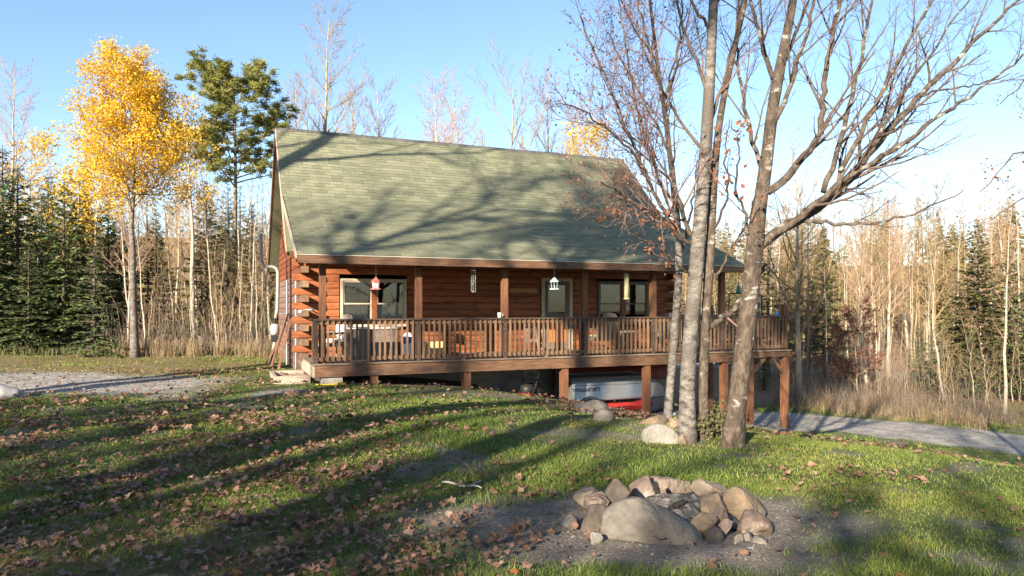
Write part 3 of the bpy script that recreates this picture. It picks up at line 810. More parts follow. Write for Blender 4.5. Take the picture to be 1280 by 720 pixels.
MB().lathe([(0, h), (.03, h-.005), (.075, h-.06), (.0, h-.055)], k=14).build('lid', 'feeder_yellow', e)
MB().tube([(-.06, 0, h-.05), (-.058, 0, h+.06), (0, 0, h+.1), (.058, 0, h+.06), (.06, 0, h-.05)], .004, 5).build('wire_handle', 'steel', e)
for k in range(4):
    MB().tube([(-.085, .0, .1+k*.13), (.085, .0, .1+k*.13)], .006, 5).build('perch', 'steel', e)
MB().tube([(0, 0, h+.1), (0, 0, 2.56-zb)], .004, 5).build('hook', 'steel', e)
s, t, zt = hang(592, 337); zb = pst(592, 365, t=0)[2]; h = zt-zb
e = local('wind_chime', s, 0, zb, 'slim silvery tube feeder with wire cage hanging mid porch between posts', 'bird feeder', group='bird feeders hung along the porch eave')
MB().lathe([(0, .02), (.045, .02), (.045, h-.03), (0, h-.03)], k=12).build('clear_tube', 'clear_plastic', e, True)
MB().lathe([(0, .03), (.04, .03), (.04, h*.42), (0, h*.42)], k=12).build('seed_fill', 'seed', e)
for k in range(6):
    a = k*math.pi/3; MB().tube([(.055*math.cos(a), .055*math.sin(a), 0), (.055*math.cos(a), .055*math.sin(a), h)], .0035, 4).build('cage_wire', 'steel', e)
MB().lathe([(0, h), (.058, h-.01), (.058, h-.035), (0, h-.035)], k=12).build('lid', 'steel', e)
MB().lathe([(0, -.01), (.058, -.005), (.058, .02), (0, .022)], k=12).build('base', 'steel', e)
for k in range(3): MB().tube([(-.08, 0, .08+k*.12), (.08, 0, .08+k*.12)], .005, 4).build('perch', 'steel', e)
MB().tube([(0, 0, h), (0, 0, 2.56-zb)], .004, 5).build('hook', 'steel', e)

# name board on the wall, mug on the rail
s0, _, z1 = pst(637, 360.5, t=WT-.07); s1, _, z0 = pst(672, 366, t=WT-.07)
e = local('wall_board', s0, WT-.046, z0, 'narrow weathered wooden board fixed to the log wall left of the door', 'board')
MB().box((0, -.03, 0), (s1-s0, 0, z1-z0)).build('plank', 'sign_wood', e)
for k in (.06, s1-s0-.06): MB().tube([(k, -.045, .05), (k, -.028, .05)], .012, 6).build('bolt', 'steel', e)
s, _, z = pst(624.5, 396, t=0)
e = local('mug', s, 0, CAPZ, 'small pale mug standing on the railing cap beside the third post', 'mug')
MB().lathe([(.0, 0), (.045, 0), (.05, .12), (.042, .12), (.04, .012), (0, .012)], k=14).build('cup', 'white_plastic', e, True)
MB().tube([(.045, 0, .03), (.085, 0, .04), (.088, 0, .085), (.048, 0, .1)], .008, 5).build('handle', 'white_plastic', e)
s, _, z = pst(971, 393, t=0)
e = local('glass_jar', s, 0, CAPZ, 'small blue jar on the railing cap near the far deck corner', 'jar')
MB().lathe([(0, 0), (.045, 0), (.05, .02), (.05, .1), (.03, .12), (.03, .14), (0, .14)], k=12).build('jar_body', 'blue_print', e, True)
MB().lathe([(0, .14), (.035, .14), (.035, .16), (0, .16)], k=12).build('lid', 'steel', e)

# ------------------------------------------------------------------ furniture on the deck
def wicker_chair(s, t, rz, cush, label):
    e = local('patio_chair', s, t, FL, label, 'chair', rz, 'patio chairs on the porch')
    for sx in (-1, 1):
        for sy in (-1, 1):
            MB().tube([(sx*.27, sy*.25, 0), (sx*.27, sy*.25, .36 if sy < 0 else .42)], .02, 6).build('leg', 'wicker', e)
        MB().tube([(sx*.30, -.27, .36), (sx*.31, -.25, .60), (sx*.31, .2, .62), (sx*.30, .28, .52)], .03, 6).build('arm', 'wicker', e)
    MB().box((-.30, -.28, .30), (.30, .28, .38)).build('seat', 'wicker', e)
    b = MB(); n = 9
    for i in range(n):
        x = -.28+i*.07; top = .92+.08*math.sin(math.pi*(i+.5)/n)
        b.bar((x+.0, .27, .36), (x, .37, top), .064, .03)
    b.build('backrest', 'wicker', e)
    MB().tube([(-.30, .275, .36), (-.31, .36, .85), (-.2, .385, 1.0), (0, .39, 1.03), (.2, .385, 1.0), (.31, .36, .85), (.30, .275, .36)], .022, 6).build('back_frame', 'wicker', e)
    b = MB(); c = np.array([0, 0, .43])
    lathe_pillow(b, (0, 0, .425), (.27, .25, .055)); b.build('seat_cushion', cush, e, True)
    b = MB(); lathe_pillow(b, (0, .25, .68), (.25, .06, .23)); b.build('back_cushion', cush, e, True)
    return e
def lathe_pillow(b, c, r, p=.55):
    nu, nv = 14, 9
    u = np.linspace(0, 2*math.pi, nu, endpoint=False); v = np.linspace(-math.pi/2, math.pi/2, nv)
    sp = lambda x: np.sign(x)*np.abs(x)**p
    X = sp(np.cos(v))[:, None]*sp(np.cos(u))[None]; Y = sp(np.cos(v))[:, None]*sp(np.sin(u))[None]; Z = np.repeat(np.sin(v)[:, None], nu, 1)
    P = np.stack([X*r[0], Y*r[1], Z*r[2]], -1).reshape(-1, 3) + np.asarray(c)
    i = np.arange(nv-1)[:, None]*nu; j = np.arange(nu)[None]; j2 = (j+1) % nu
    b.add(P, np.stack([i+j, i+j2, i+nu+j2, i+nu+j], -1).reshape(-1, 4))
s = pst(414, 430, t=1.1)[0]
wicker_chair(s+.05, 1.25, math.radians(-70), 'white_cushion', 'grey wicker patio chair with white cushion at the left end of the porch')
# wicker storage chest with pale top
sa = pst(432, 430, t=1.0)[0]; sc = pst(499, 430, t=1.0)[0]
e = local('wicker_table', (sa+sc)/2, 1.35, FL, 'long grey wicker console with white top below the left porch window', 'table')
L2 = (sc-sa)/2
MB().box((-L2-.03, -.30, .70), (L2+.03, .30, .735)).build('table_top', 'white_plastic', e)
for k, (a, c) in enumerate(((-L2, -.03), (.03, L2))):
    MB().box((a, -.26, .06), (c, -.235, .69)).build('front_panel', 'wicker', e)
for sx in (-L2, L2-.03): MB().box((sx, -.26, 0), (sx+.03, .26, .695)).build('side_panel', 'wicker', e)
MB().box((-.03, -.26, 0), (.03, .26, .695)).build('divider', 'black_paint', e)
MB().box((-L2+.03, .23, .06), (L2-.03, .255, .69)).build('back_panel', 'wicker', e)
# blue and white sack, crate
s = pst(510, 430, t=.9)[0]
e = local('feed_sack', s, .95, FL, 'upright white and blue printed sack behind the railing near the second post', 'sack')
b = MB(); lathe_pillow(b, (0, 0, .31), (.13, .09, .31), .5); b.build('bag', 'white_plastic', e, True)
b = MB(); lathe_pillow(b, (-.02, -.015, .42), (.115, .085, .12), .5); b.build('printed_band', 'blue_print', e, True)
s = pst(541, 436, t=1.5)[0]
e = local('storage_box', s, 1.6, FL, 'plain tan cardboard box on the sunlit porch floor right of the second post', 'box')
MB().box((-.24, -.18, 0), (.24, .18, .34)).build('carton', 'cardboard', e)
MB().box((-.25, -.187, .343), (-.004, .187, .350)).build('flap', 'cardboard', e)
MB().box((.004, -.187, .343), (.25, .187, .350)).build('flap', 'cardboard', e)
s = pst(672, 432, t=1.7)[0]
e = local('folded_chair', s, 2.1, FL, 'pale folded wooden chair leaning on the wall left of the porch door', 'chair')
for k in (-.16, .16):
    MB().bar((k, -.12, 0), (k, .19, .92), .035, .03).build('frame_bar', 'board_grey', e)
for k in range(5): MB().bar((-.15, -.03+.05*k, .30+.14*k), (.15, -.03+.05*k, .30+.14*k), .02, .09).build('slat', 'board_grey', e)
s = pst(753, 430, t=1.2)[0]
wicker_chair(s, 1.3, math.radians(180+10), 'green_cushion', 'patio chair with green cushions just right of the fourth porch post')
s = pst(779, 430, t=1.2)[0]
e = local('side_table', s+.05, 1.25, FL, 'small square patio table between the two green cushioned porch chairs', 'table')
MB().box((-.28, -.28, .52), (.28, .28, .555)).build('table_top', 'white_plastic', e)
for sx in (-1, 1):
    for sy in (-1, 1): MB().bar((sx*.25, sy*.25, 0), (sx*.24, sy*.24, .52), .035).build('leg', 'board_grey', e)
MB().box((-.24, -.24, .18), (.24, .24, .20)).build('lower_shelf', 'board_grey', e)
s = pst(834, 430, t=1.2)[0]
wicker_chair(s, 1.3, math.radians(180-15), 'green_cushion', 'patio chair with green cushions behind the birch trunk at the right of the porch')
# metal swing frame and table set on the open deck
s0 = pst(912, 366, t=1.2)[0]; s1 = pst(952, 366, t=1.2)[0]; zt = pst(930, 367, t=1.2)[2]
e = local('hammock_frame', s0, 1.2, FL, 'tall thin dark metal hoop frame standing on the open right end of the deck', 'frame')
hh = zt - FL; w = s1-s0
b = MB().tube([(0, 0, hh), (w*.5, 0, hh+.0), (w-.1, 0, hh-.01), (w-.02, 0, hh-.07), (w, 0, hh-.2), (w+.01, 0, .5), (w+.02, 0, 0)], .018, 8); b.build('hoop', 'black_paint', e, True)
MB().tube([(0, 0, hh), (-.02, 0, hh-.2), (-.03, 0, 0)], .018, 8).build('upright', 'black_paint', e)
MB().tube([(w, 0, hh*.55), (w+.12, -.3, 0)], .014, 6).build('brace', 'black_paint', e)
MB().tube([(w, 0, hh*.55), (w-.12, .3, 0)], .014, 6).build('brace', 'black_paint', e)
MB().tube([(-.02, 0, hh*.5), (-.1, .3, 0)], .014, 6).build('brace', 'black_paint', e)
s = pst(923, 366, t=1.2)[0]
e = local('cone_ornament', s, 1.2, zt+.018, 'small teal cloth cone standing above the dark metal hoop frame', 'ornament')
MB().lathe([(0, .34), (.012, .33), (.045, .15), (.075, 0), (0, .01)], k=10).build('cone', 'teal', e, True)
MB().tube([(0, 0, .33), (0, 0, .40)], .006, 5).build('tip', 'steel', e)
for x, nm in ((917, 'left'), (948, 'right')):
    s = pst(x, 420, t=.9)[0]
    e = local('metal_chair', s, .95, FL, 'dark metal garden chair on the open deck %s the grey maple trunk' % ('left of' if nm == 'left' else 'right of'), 'chair', math.radians(40 if nm == 'left' else -60), 'metal chairs on the open deck')
    for sx in (-1, 1):
        MB().tube([(sx*.22, -.22, 0), (sx*.22, -.2, .43)], .013, 6).build('leg', 'black_paint', e)
        MB().tube([(sx*.22, .24, 0), (sx*.22, .2, .43), (sx*.21, .28, .88)], .013, 6).build('leg', 'black_paint', e)
        MB().tube([(sx*.22, -.2, .43), (sx*.25, -.18, .63), (sx*.22, .23, .64)], .012, 6).build('arm', 'black_paint', e)
    MB().box((-.22, -.22, .425), (.22, .21, .445)).build('seat', 'black_paint', e)
    for k in range(5): MB().tube([(-.16+k*.08, .205, .45), (-.16+k*.08, .275, .86)], .008, 5).build('back_slat', 'black_paint', e)
    MB().tube([(-.21, .28, .87), (0, .29, .92), (.21, .28, .87)], .014, 6).build('top_rail', 'black_paint', e)

# ------------------------------------------------------------------ under the deck: boat on its trailer
TB = 1.45
sB0 = pst(704, 490, t=TB)[0]; sB1 = pst(830, 490, t=TB)[0]
zk = pst(760, 466, t=TB)[2]; zgun = pst(760, 494.5, t=TB)[2]
LB = sB1 - sB0
boat = local('aluminium_boat', sB0, TB, zgun, 'upturned bare aluminium rowing boat with dark lettering under the deck', 'boat')
bz = zk - zgun
nst = 26; cs = 15
us = np.linspace(0, 1, nst)
V = []
for u in us:
    taper = 1 - max(0, (u-.52)/.48)**2.3
    beam = .66*max(taper, .015)*(.9+.1*min(1, u*4))
    hgt = bz*(1 - .80*max(0, (u-.55)/.45)**2.6)
    sheer = -.05*max(0, (u-.5)/.5)**1.6      # upturned bow gunwale dips
    bow = .0
    for j in range(cs):
        a = -1 + 2*j/(cs-1)
        # section: flat bottom (now the top), flared sides
        w_ = beam*np.sign(a)*min(1, abs(a)*1.45)**.8
        k = max(0, (abs(a)-.55)/.45)
        y_ = beam*np.sign(a)*(.80*min(1, abs(a)/.55) + .20*k)
        z_ = hgt*(1 - k)*(1 - .06*min(1, abs(a)/.55)) + sheer*k
        V.append((u*LB, y_, z_))
V = np.array(V)
q = [(i*cs+j, i*cs+j+1, (i+1)*cs+j+1, (i+1)*cs+j) for i in range(nst-1) for j in range(cs-1)]
hb = MB().add(V, q)
tr_ = V[:cs]; hb.add(np.vstack([tr_, [[0, 0, .0]]]), None, [(cs, j+1, j) for j in range(cs-1)])
hb.build('hull', 'aluminium', boat, True)
MB().tube(V[0::cs]+np.array([0, -.012, 0]), .022, 6).build('gunwale', 'steel', boat)
MB().tube(V[cs-1::cs]+np.array([0, .012, 0]), .022, 6).build('gunwale', 'steel', boat)
MB().tube([(u*LB, 0, bz*(1 - .80*max(0, (u-.55)/.45)**2.6)+.012) for u in us], .018, 6).build('keel', 'steel', boat)
for j in (2, 3):   # spray rails
    MB().tube(V[j::cs][:20]+np.array([0, -.006, 0]), .010, 5).build('spray_rail', 'steel', boat)
# lettering, upside down with the boat
txt = bpy.data.curves.new('lettering', 'FONT'); txt.body = 'GRUMMAN'; txt.size = .155; txt.extrude = .0015; txt.space_character = 1.08
txt.align_x = 'CENTER'; txt.align_y = 'CENTER'
tmp = bpy.data.objects.new('lettering', txt); COL.objects.link(tmp)
dg = bpy.context.evaluated_depsgraph_get(); tme = bpy.data.meshes.new_from_object(tmp.evaluated_get(dg)); bpy.data.objects.remove(tmp)
lt = obj('lettering', tme, None, boat); lt.data.materials.clear(); lt.data.materials.append(M['print_dark'])
slt = pst(734, 490, t=TB-.64)[0] - sB0; zlt = pst(734, 487, t=TB-.64)[2] - zgun
# hull side near the letters: find y and slope
def hull_y(zq):
    sec = V[8*cs:9*cs][:cs//2]; o_ = np.argsort(sec[:, 2]); return float(np.interp(zq, sec[o_, 2], sec[o_, 1]))
yq = hull_y(zlt); sl = (hull_y(zlt+.05)-hull_y(zlt-.05))/.1
lt.location = (slt, yq-.012, zlt)
lt.rotation_euler = (math.pi/2 - math.atan(sl), math.pi, 0) if False else (math.radians(90)-math.atan(sl), 0, 0)
lt.rotation_mode = 'QUATERNION'
lt.rotation_quaternion = Quaternion((1, 0, 0), math.radians(90)-math.atan(sl)) @ Quaternion((0, 0, 1), math.pi)
# trailer
zgr = gl(sB0+1.2, TB)
trl = local('boat_trailer', sB0, TB, zgr, 'low black boat trailer with wheels carrying the upturned boat', 'trailer')
th = zgun - zgr
for k in (-.42, .42): MB().bar((.0, k, th-.06), (LB*.72, k, th-.06), .06, .09).build('frame_rail', 'black_paint', trl)
for k in (.15, LB*.38, LB*.68): MB().bar((k, -.62, th-.035), (k, .62, th-.035), .07, .06).build('bunk', 'plank_weathered', trl)
MB().bar((LB*.72, -.40, th-.06), (LB*.98, 0, th-.08), .05, .08).build('tongue', 'black_paint', trl)
MB().bar((LB*.72, .40, th-.06), (LB*.98, 0, th-.08), .05, .08).build('tongue', 'black_paint', trl)
sw = pst(737, 505, t=TB-.62)[0] - sB0
for k in (-.60, .60):
    zw = gl(sB0+sw, TB+k) - zgr; r = .25
    wh = MB()
    prof = [(r*.62, -.07), (r*.9, -.075), (r, -.05), (r, .05), (r*.9, .075), (r*.62, .07)]
    th_ = np.arange(24)*2*math.pi/24
    v = [(sw+rr_*math.cos(a), k+yy, zw+r+rr_*math.sin(a)) for rr_, yy in prof for a in th_]
    wq = [(i*24+j, i*24+(j+1) % 24, (i+1)*24+(j+1) % 24, (i+1)*24+j) for i in range(5) for j in range(24)]
    w_o = wh.add(v, wq).build('wheel', 'rubber', trl, True)
    v = [(sw+rr_*math.cos(a), k+yy, zw+r+rr_*math.sin(a)) for rr_, yy in ((.02, -.03), (r*.45, -.03), (r*.63, -.06), (r*.63, .06), (.02, .03)) for a in th_]
    MB().add(v, wq[:24*4]).build('rim', 'steel', w_o, True)
    fa = np.linspace(.1, math.pi-.1, 12)
    v = [(sw+(r+.05)*math.cos(a), k+yy, zw+r+(r+.05)*math.sin(a)) for a in fa for yy in (-.11, .11)]
    MB().add(v, [(2*i, 2*i+1, 2*i+3, 2*i+2) for i in range(11)]).build('fender', 'black_paint', trl, True)
MB().bar((sw, -.6, zgr*0+.25), (sw, .6, .25), .05).build('axle', 'black_paint', trl)
# red canoe, keel up, behind the boat
cs0 = pst(690, 470, t=2.05)[0]; cz = pst(760, 482, t=2.05)[2]; czt = pst(750, 457, t=2.05)[2]
can = local('red_canoe', cs0+1.9, 1.85, zgr, 'dull red canoe lying keel up on blocks behind the aluminium boat', 'canoe')
V = []; nst = 20
for i in range(nst):
    u = -1 + 2*i/(nst-1); w_ = .34*(1-abs(u)**2.4)+.004; hh_ = (.36+.10*abs(u)**3)
    for j in range(11):
        a = math.pi*j/10; V.append((u*1.9, -w_*math.cos(a), czt-zgr-.36 + hh_*math.sin(a)**.8*(1-.25*abs(u)**4) - .10*abs(u)**3*(1-math.sin(a))))
MB().add(V, [(i*11+j, i*11+j+1, i*11+j+12, i*11+j+11) for i in range(nst-1) for j in range(10)]).build('hull', 'red_canoe', can, True)
for k in (-1, 1): MB().tube([(V[i*11+(0 if k < 0 else 10)]) for i in range(nst)], .016, 6).build('gunwale', 'black_paint', can)
for k in (-.9, .9): MB().box((k-.05, -.28, -.08), (k+.05, .28, czt-zgr-.37)).build('block', 'plank_weathered', can)
# red tub on the ground under the boat
s = pst(788, 510, t=.5)[0]
zt_ = gl(s, .5)
e = local('red_plastic_sled', s, .5, zt_, 'bright red plastic sled lying under the boat by the deck post', 'sled')
V = []
for i in range(12):
    u = i/11
    for j in range(9):
        a = -1+2*j/8; V.append((-.55+1.1*u, a*.27, .03 + .17*abs(a)**4 + .20*max(0, u-.75)**1.2*2))
MB().add(V, [(i*9+j, i*9+j+1, i*9+j+10, i*9+j+9) for i in range(11) for j in range(8)]).build('shell', 'red_paint', e, True)
for k in (0, 8): MB().tube([V[i*9+k] for i in range(12)], .014, 5).build('rim', 'red_paint', e)
MB().tube([(-.45, -.3, .19), (-.6, -.38, .06), (-.9, -.36, .03), (-1.2, -.3, .03)], .012, 5).build('pull_rope', 'white_plastic', e)
# walk-behind mower
sm, _, _ = pst(659, 490, t=.75); zm_ = gl(sm, .75)
mw = local('lawn_mower', sm, .75, zm_, 'red walk behind lawn mower with raised black handle under the deck', 'mower', math.radians(35))
b = MB(); lathe_pillow(b, (.02, 0, .17), (.32, .25, .10), .5); b.build('cutting_deck', 'black_paint', mw, True)
b = MB(); lathe_pillow(b, (-.20, 0, .20), (.17, .24, .085), .5); b.build('front_cover', 'red_paint', mw, True)
MB().lathe([(0, .50), (.15, .48), (.19, .40), (.19, .25), (.12, .22)], k=16).build('engine', 'black_paint', mw, True)
for sx in (-.25, .25):
    for sy in (-.27, .27):
        MB().tube([(sx, sy-.025, .10), (sx, sy+.025, .10)], .10, 14).build('wheel', 'rubber', mw)
for sy in (-.2, .2): MB().tube([(-.1, sy, .2), (.10, sy, .50), (.20, sy, .64)], .016, 6).build('handle_bar', 'black_paint', mw)
MB().tube([(.19, -.2, .63), (.24, -.2, .74), (.30, -.12, .80), (.30, .12, .80), (.24, .2, .74), (.19, .2, .63)], .02, 6).build('grip', 'meter_grey', mw)
MB().tube([(.20, -.2, .64), (.20, .2, .64)], .018, 6).build('cross_bar', 'steel', mw)
b = MB(); lathe_pillow(b, (.3, 0, .30), (.2, .22, .20), .6); b.build('grass_bag', 'black_paint', mw, True)
# small clutter under the deck
s = pst(693, 488, t=.9)[0]
e = local('scrap_lumber', s, .9, gl(s, .9), 'short stack of scrap lumber beside the mower under the deck', 'lumber')
for k in range(5): MB().bar((-.45+.05*k, -.1+.07*(k % 3), .03+.045*(k//2)), (.55-.07*k, .0+.06*(k % 3), .035+.045*(k//2)), .08, .035).build('plank', 'plank_weathered', e)
s = pst(851, 513, t=.5)[0]
e = local('garden_hose', s-.3, .7, gl(s, .6), 'coiled pale blue hose on the ground below the birch behind the posts', 'hose')
th_ = np.linspace(0, 6*math.pi, 80)
MB().tube(np.stack([.22*np.cos(th_), .22*np.sin(th_), .02+.035*th_/6], -1), .016, 5).build('coil', 'feeder_blue', e, True)
s, t = 10.7, .75
e = local('concrete_block', s-.35, .3, gl(s-.35, .3), 'grey hollow concrete block on the ground beside the roof corner post', 'block')
MB().box((-.2, -.1, 0), (.2, -.06, .19)).box((-.2, .06, 0), (.2, .1, .19)).box((-.2, -.06, 0), (-.15, .06, .19)).box((.15, -.06, 0), (.2, .06, .19)).box((-.025, -.06, 0), (.025, .06, .19)).build('shell', 'concrete', e)
s = pst(424, 480, t=-.1)[0]
e = local('plastic_shovel', s, -.18, gl(s, -.18), 'flat yellow plastic shovel lying in the grass below the left porch corner', 'shovel', math.radians(8))
MB().prism([(-.12, -.09, .02), (.10, -.11, .035), (.13, 0, .03), (.10, .11, .035), (-.12, .09, .02)], (0, 0, .03)).build('blade', 'yellow_plastic', e)
MB().tube([(-.12, 0, .04), (-.5, .02, .05)], .016, 6).build('handle', 'yellow_plastic', e)

# ------------------------------------------------------------------ left gable: vent pipe, meter, leaning planks, conduit
def gp(x, y, s):  return np.array(pst(x, y, s=s))
sx_ = -.62
e = local('vent_pipe', 0, 0, 0, 'white elbowed vent pipe with grey meter beside the left gable wall', 'pipe')
tt = pst(347, 380, s=-.42)[1]
def vp(x, y):
    s_, t_, z_ = pst(x, y, t=tt); return np.array([s_, t_, z_])
pts = [vp(325.5, 293), vp(326, 318), vp(327.5, 328), vp(331, 333), vp(340, 333.5), vp(345, 335), vp(347.5, 340), vp(347.5, 350), vp(346.5, 388), vp(344.5, 398)]
e.location = hw(pts[8][0], tt, gl(pts[8][0], tt))
off = np.array([pts[8][0], tt, gl(pts[8][0], tt)])
MB().tube([p-off for p in pts], .05, 10).build('pipe', 'pvc_grey', e, True)
pm = vp(343.5, 412)-off
MB().lathe([(0, .17), (.10, .15), (.13, .08), (.13, -.08), (.10, -.15), (0, -.17)], c=pm, k=14).build('meter', 'meter_grey', e, True)
MB().box(pm+np.array([-.10, -.08, -.33]), pm+np.array([.10, .08, -.18])).build('regulator', 'black_paint', e)
MB().tube([pm+np.array([0, 0, -.3]), np.array([pm[0]-.02, pm[1], .55]), np.array([pm[0]-.12, pm[1], -.15])], .045, 8).build('riser', 'pvc_grey', e, True)
for k, f_ in ((0, .62), (1, .75)):
    q_ = vp(347, 365 if k else 392)-off; MB().bar(q_, q_+np.array([.55, 0, 0]), .03).build('bracket', 'steel', e)
for k, (x0, y0_, x1, y1_, sfoot) in enumerate(((358, 392, 349, 452, -.62), (362, 398, 354, 455, -.5), (357, 405, 346, 452, -.75))):
    top = gp(x0+2, y0_, WS0-.07)
    t_ = top[1]
    foot = np.array([sfoot, t_-.15+.1*k, gl(sfoot, t_)])
    e = local('leaning_plank', foot[0], foot[1], foot[2], ('tall weathered plank leaning on the left gable wall nearest the corner', 'broad rough brown plank leaning on the gable wall beside the meter', 'dark narrow plank leaning on the gable wall farthest from the corner')[(1, 0, 2)[k]], 'plank', group='planks leaning on the gable wall')
    MB().bar((0, 0, .0), top-foot, .05, (.22, .16, .12)[k], (0, 1, 0)).build('board', 'plank_weathered', e)
e = local('drain_pipe', 0, 0, 0, 'short pale horizontal pipe sticking out at the log corner', 'pipe')
p1 = np.array(pst(373, 389.5, t=WT-.40)); p2 = np.array(pst(392, 387, t=WT-.40))
e.location = hw(*p1[:2], p1[2])
MB().tube([(0, 0, 0), (.08, 0, .01), p2-p1+np.array([.02, .05, 0])], .034, 8).build('pipe', 'white_plastic', e, True)
MB().bar(p2-p1+np.array([-.05, .0, 0]), p2-p1+np.array([-.05, .36, 0]), .025).build('bracket', 'steel', e)
for x, lab in ((358.5, 'left'), (369.8, 'right')):
    t_ = pst(x, 400, s=WS0-.07)[1]
    e = local('conduit', WS0-.07, t_, gl(WS0-.2, t_), 'thin pale vertical conduit on the gable wall %s' % ('beside the planks' if lab == 'left' else 'close to the log corner'), 'conduit')
    z1_ = pst(x, 350, s=WS0-.07)[2]-e.location[2]
    MB().tube([(0, 0, 0), (0, 0, z1_)], .022, 6).build('pipe', 'meter_grey', e)
    for zz in (.6, 1.4): MB().box((-.03, -.035, zz), (.06, .035, zz+.02)).build('strap', 'steel', e)
# ------------------------------------------------------------------ trees
GA = 2.39996
def resample(pts, n):
    pts = np.asarray(pts, float)
    d = np.r_[0, np.cumsum(np.linalg.norm(np.diff(pts, axis=0), axis=1))]
    # smooth through a Catmull-like interpolation: linear then blurred
    t = np.linspace(0, d[-1], n); P = np.stack([np.interp(t, d, pts[:, i]) for i in range(3)], -1)
    for _ in range(2):
        Q = P.copy(); Q[1:-1] = .25*P[:-2] + .5*P[1:-1] + .25*P[2:]; P = Q
    return P
def grow(r, p, d, L_, r0, nseg, jit, up, rend=.25):
    P = [np.asarray(p, float)]; d = nrm(d); st = L_/nseg
    for i in range(nseg):
        d = nrm(d + r.normal(0, jit, 3) + np.array([0, 0, up])); P.append(P[-1] + d*st)
    return np.array(P), np.linspace(r0, r0*rend, nseg+1)
def sprout(r, pts, rad, lev, specs, out):
    if lev >= len(specs): return
    sp = specs[lev]
    d = np.r_[0, np.cumsum(np.linalg.norm(np.diff(pts, axis=0), axis=1))]; Ltot = d[-1]
    n = max(1, int(round(sp['n']*(Ltot if sp.get('per_m') else 1)*r.uniform(.85, 1.15))))
    ph = r.uniform(0, 6.28)
    for i in range(n):
        f = sp.get('a', .25) + (sp.get('b', 1.) - sp.get('a', .25))*(i + r.uniform(.1, .9))/n
        q = f*Ltot; k = min(len(pts)-2, int(np.searchsorted(d, q))-1); k = max(k, 0)
        w = (q-d[k])/(d[k+1]-d[k]+1e-9)
        p = pts[k]*(1-w)+pts[k+1]*w; rr0 = rad[k]*(1-w)+rad[k+1]*w
        tg = nrm(pts[k+1]-pts[k]); a = ph + i*GA + r.uniform(-.4, .4)
        u = np.cross(tg, (0.3, .2, 1) if abs(tg[2]) < .9 else (1, 0, 0)); u = nrm(u); v = np.cross(tg, u)
        ang = math.radians(sp['ang']*r.uniform(.75, 1.25))
        dr = tg*math.cos(ang) + (u*math.cos(a)+v*math.sin(a))*math.sin(ang)
        if 'flat' in sp: dr[2] *= sp['flat']
        ln = sp['len']*(Ltot if sp.get('rel', True) else 1)*(1 - sp.get('tap', .55)*f)*r.uniform(.7, 1.25)
        r1 = max(min(rr0*sp.get('rr', .55), sp.get('rmax', 9)), sp.get('rmin', .003))
        P, R_ = grow(r, p, dr, ln, r1, sp.get('seg', 4), sp.get('jit', .12), sp.get('up', .08), sp.get('rend', .3))
        out.append((P, R_, lev+1))
        sprout(r, P, R_, lev+1, specs, out)
def skel_mesh(br, sides=(8, 6, 4, 3, 3, 3)):
    b = MB()
    for P, R_, lv in br: b.tube(P, R_, sides[min(lv, 5)], cap=(lv < 2))
    return b
def leaf_quads(b, pts, size, r, spread=.1, droop=0.0, n=1, asp=.7):
    pts = np.repeat(np.asarray(pts, float), n, 0); m = len(pts)
    c = pts + r.normal(0, spread, (m, 3))
    sz = size*r.uniform(.6, 1.3, m)
    d = r.normal(0, 1, (m, 3)); d[:, 2] -= droop; d /= np.linalg.norm(d, axis=1)[:, None]
    e = np.cross(d, r.normal(0, 1, (m, 3))); e /= np.linalg.norm(e, axis=1)[:, None]+1e-9
    nn = np.cross(d, e)
    A = c; B2 = c + d*sz[:, None]*.5 + e*sz[:, None]*asp*.5 + nn*sz[:, None]*.08; C2 = c + d*sz[:, None]; D2 = c + d*sz[:, None]*.5 - e*sz[:, None]*asp*.5 + nn*sz[:, None]*.08
    V = np.stack([A, B2, C2, D2], 1).reshape(-1, 3)
    b.add(V, np.arange(4*m).reshape(-1, 4), a=np.repeat(r.uniform(0, 1, m), 4))
def tips(br, lv, r, k=1):
    out = []
    for P, R_, l in br:
        if l >= lv:
            for _ in range(k):
                f = r.uniform(.25, 1)*(len(P)-1); i = min(int(f), len(P)-2); out.append(P[i]+(P[i+1]-P[i])*(f-i))
    return np.array(out)

# ---- prototypes (built at the origin, copied into place)
PROTO = {}
def proto_deciduous(key, name, seed, h, r0, barkm, twigm, specs, lean=.02, wob=.03, leaf=None, a0=0.0, cat='tree', tops=1.0):
    r = np.random.default_rng(seed)
    n = 14
    P = np.zeros((n, 3)); P[:, 2] = np.linspace(-.15, h, n)
    dx = np.cumsum(r.normal(0, wob, (n, 2)), 0); dx -= dx[0]; P[:, :2] = dx + np.outer(np.linspace(0, 1, n)**1.3, r.normal(0, lean*h, 2))
    R_ = r0*(1 - np.linspace(0, 1, n)**.85*.93); R_[0] *= 1.35; R_[1] *= 1.06
    br = []
    sprout(r, P, R_, 0, specs, br)
    e = empty(name, (0, 0, 0)); e['category'] = cat
    skel_mesh([(P, R_, 0)]).build('trunk', barkm, e, True)
    cr = skel_mesh(br).build('crown', twigm, e, True)
    if leaf:
        mname, size, spread, k, lv, cond = leaf
        b = MB(); T = tips(br, lv, r, k)
        if cond is not None: T = T[cond(T)]
        leaf_quads(b, T, size, r, spread); b.build('leaves', mname, e)
    PROTO[key] = e
    e['_proto'] = 1
    return e
def sp_(n, ln, ang, **k): return dict(n=n, len=ln, ang=ang, **k)
BIRCH = [sp_(30, .30, 42, a=.35, tap=.62, up=.10, rr=.42, seg=6, jit=.09), sp_(10, .42, 38, a=.2, up=.10, seg=4, rmin=.007, rr=.5), sp_(6, .5, 38, a=.15, up=.06, seg=3, rmin=.005, rend=.5)]
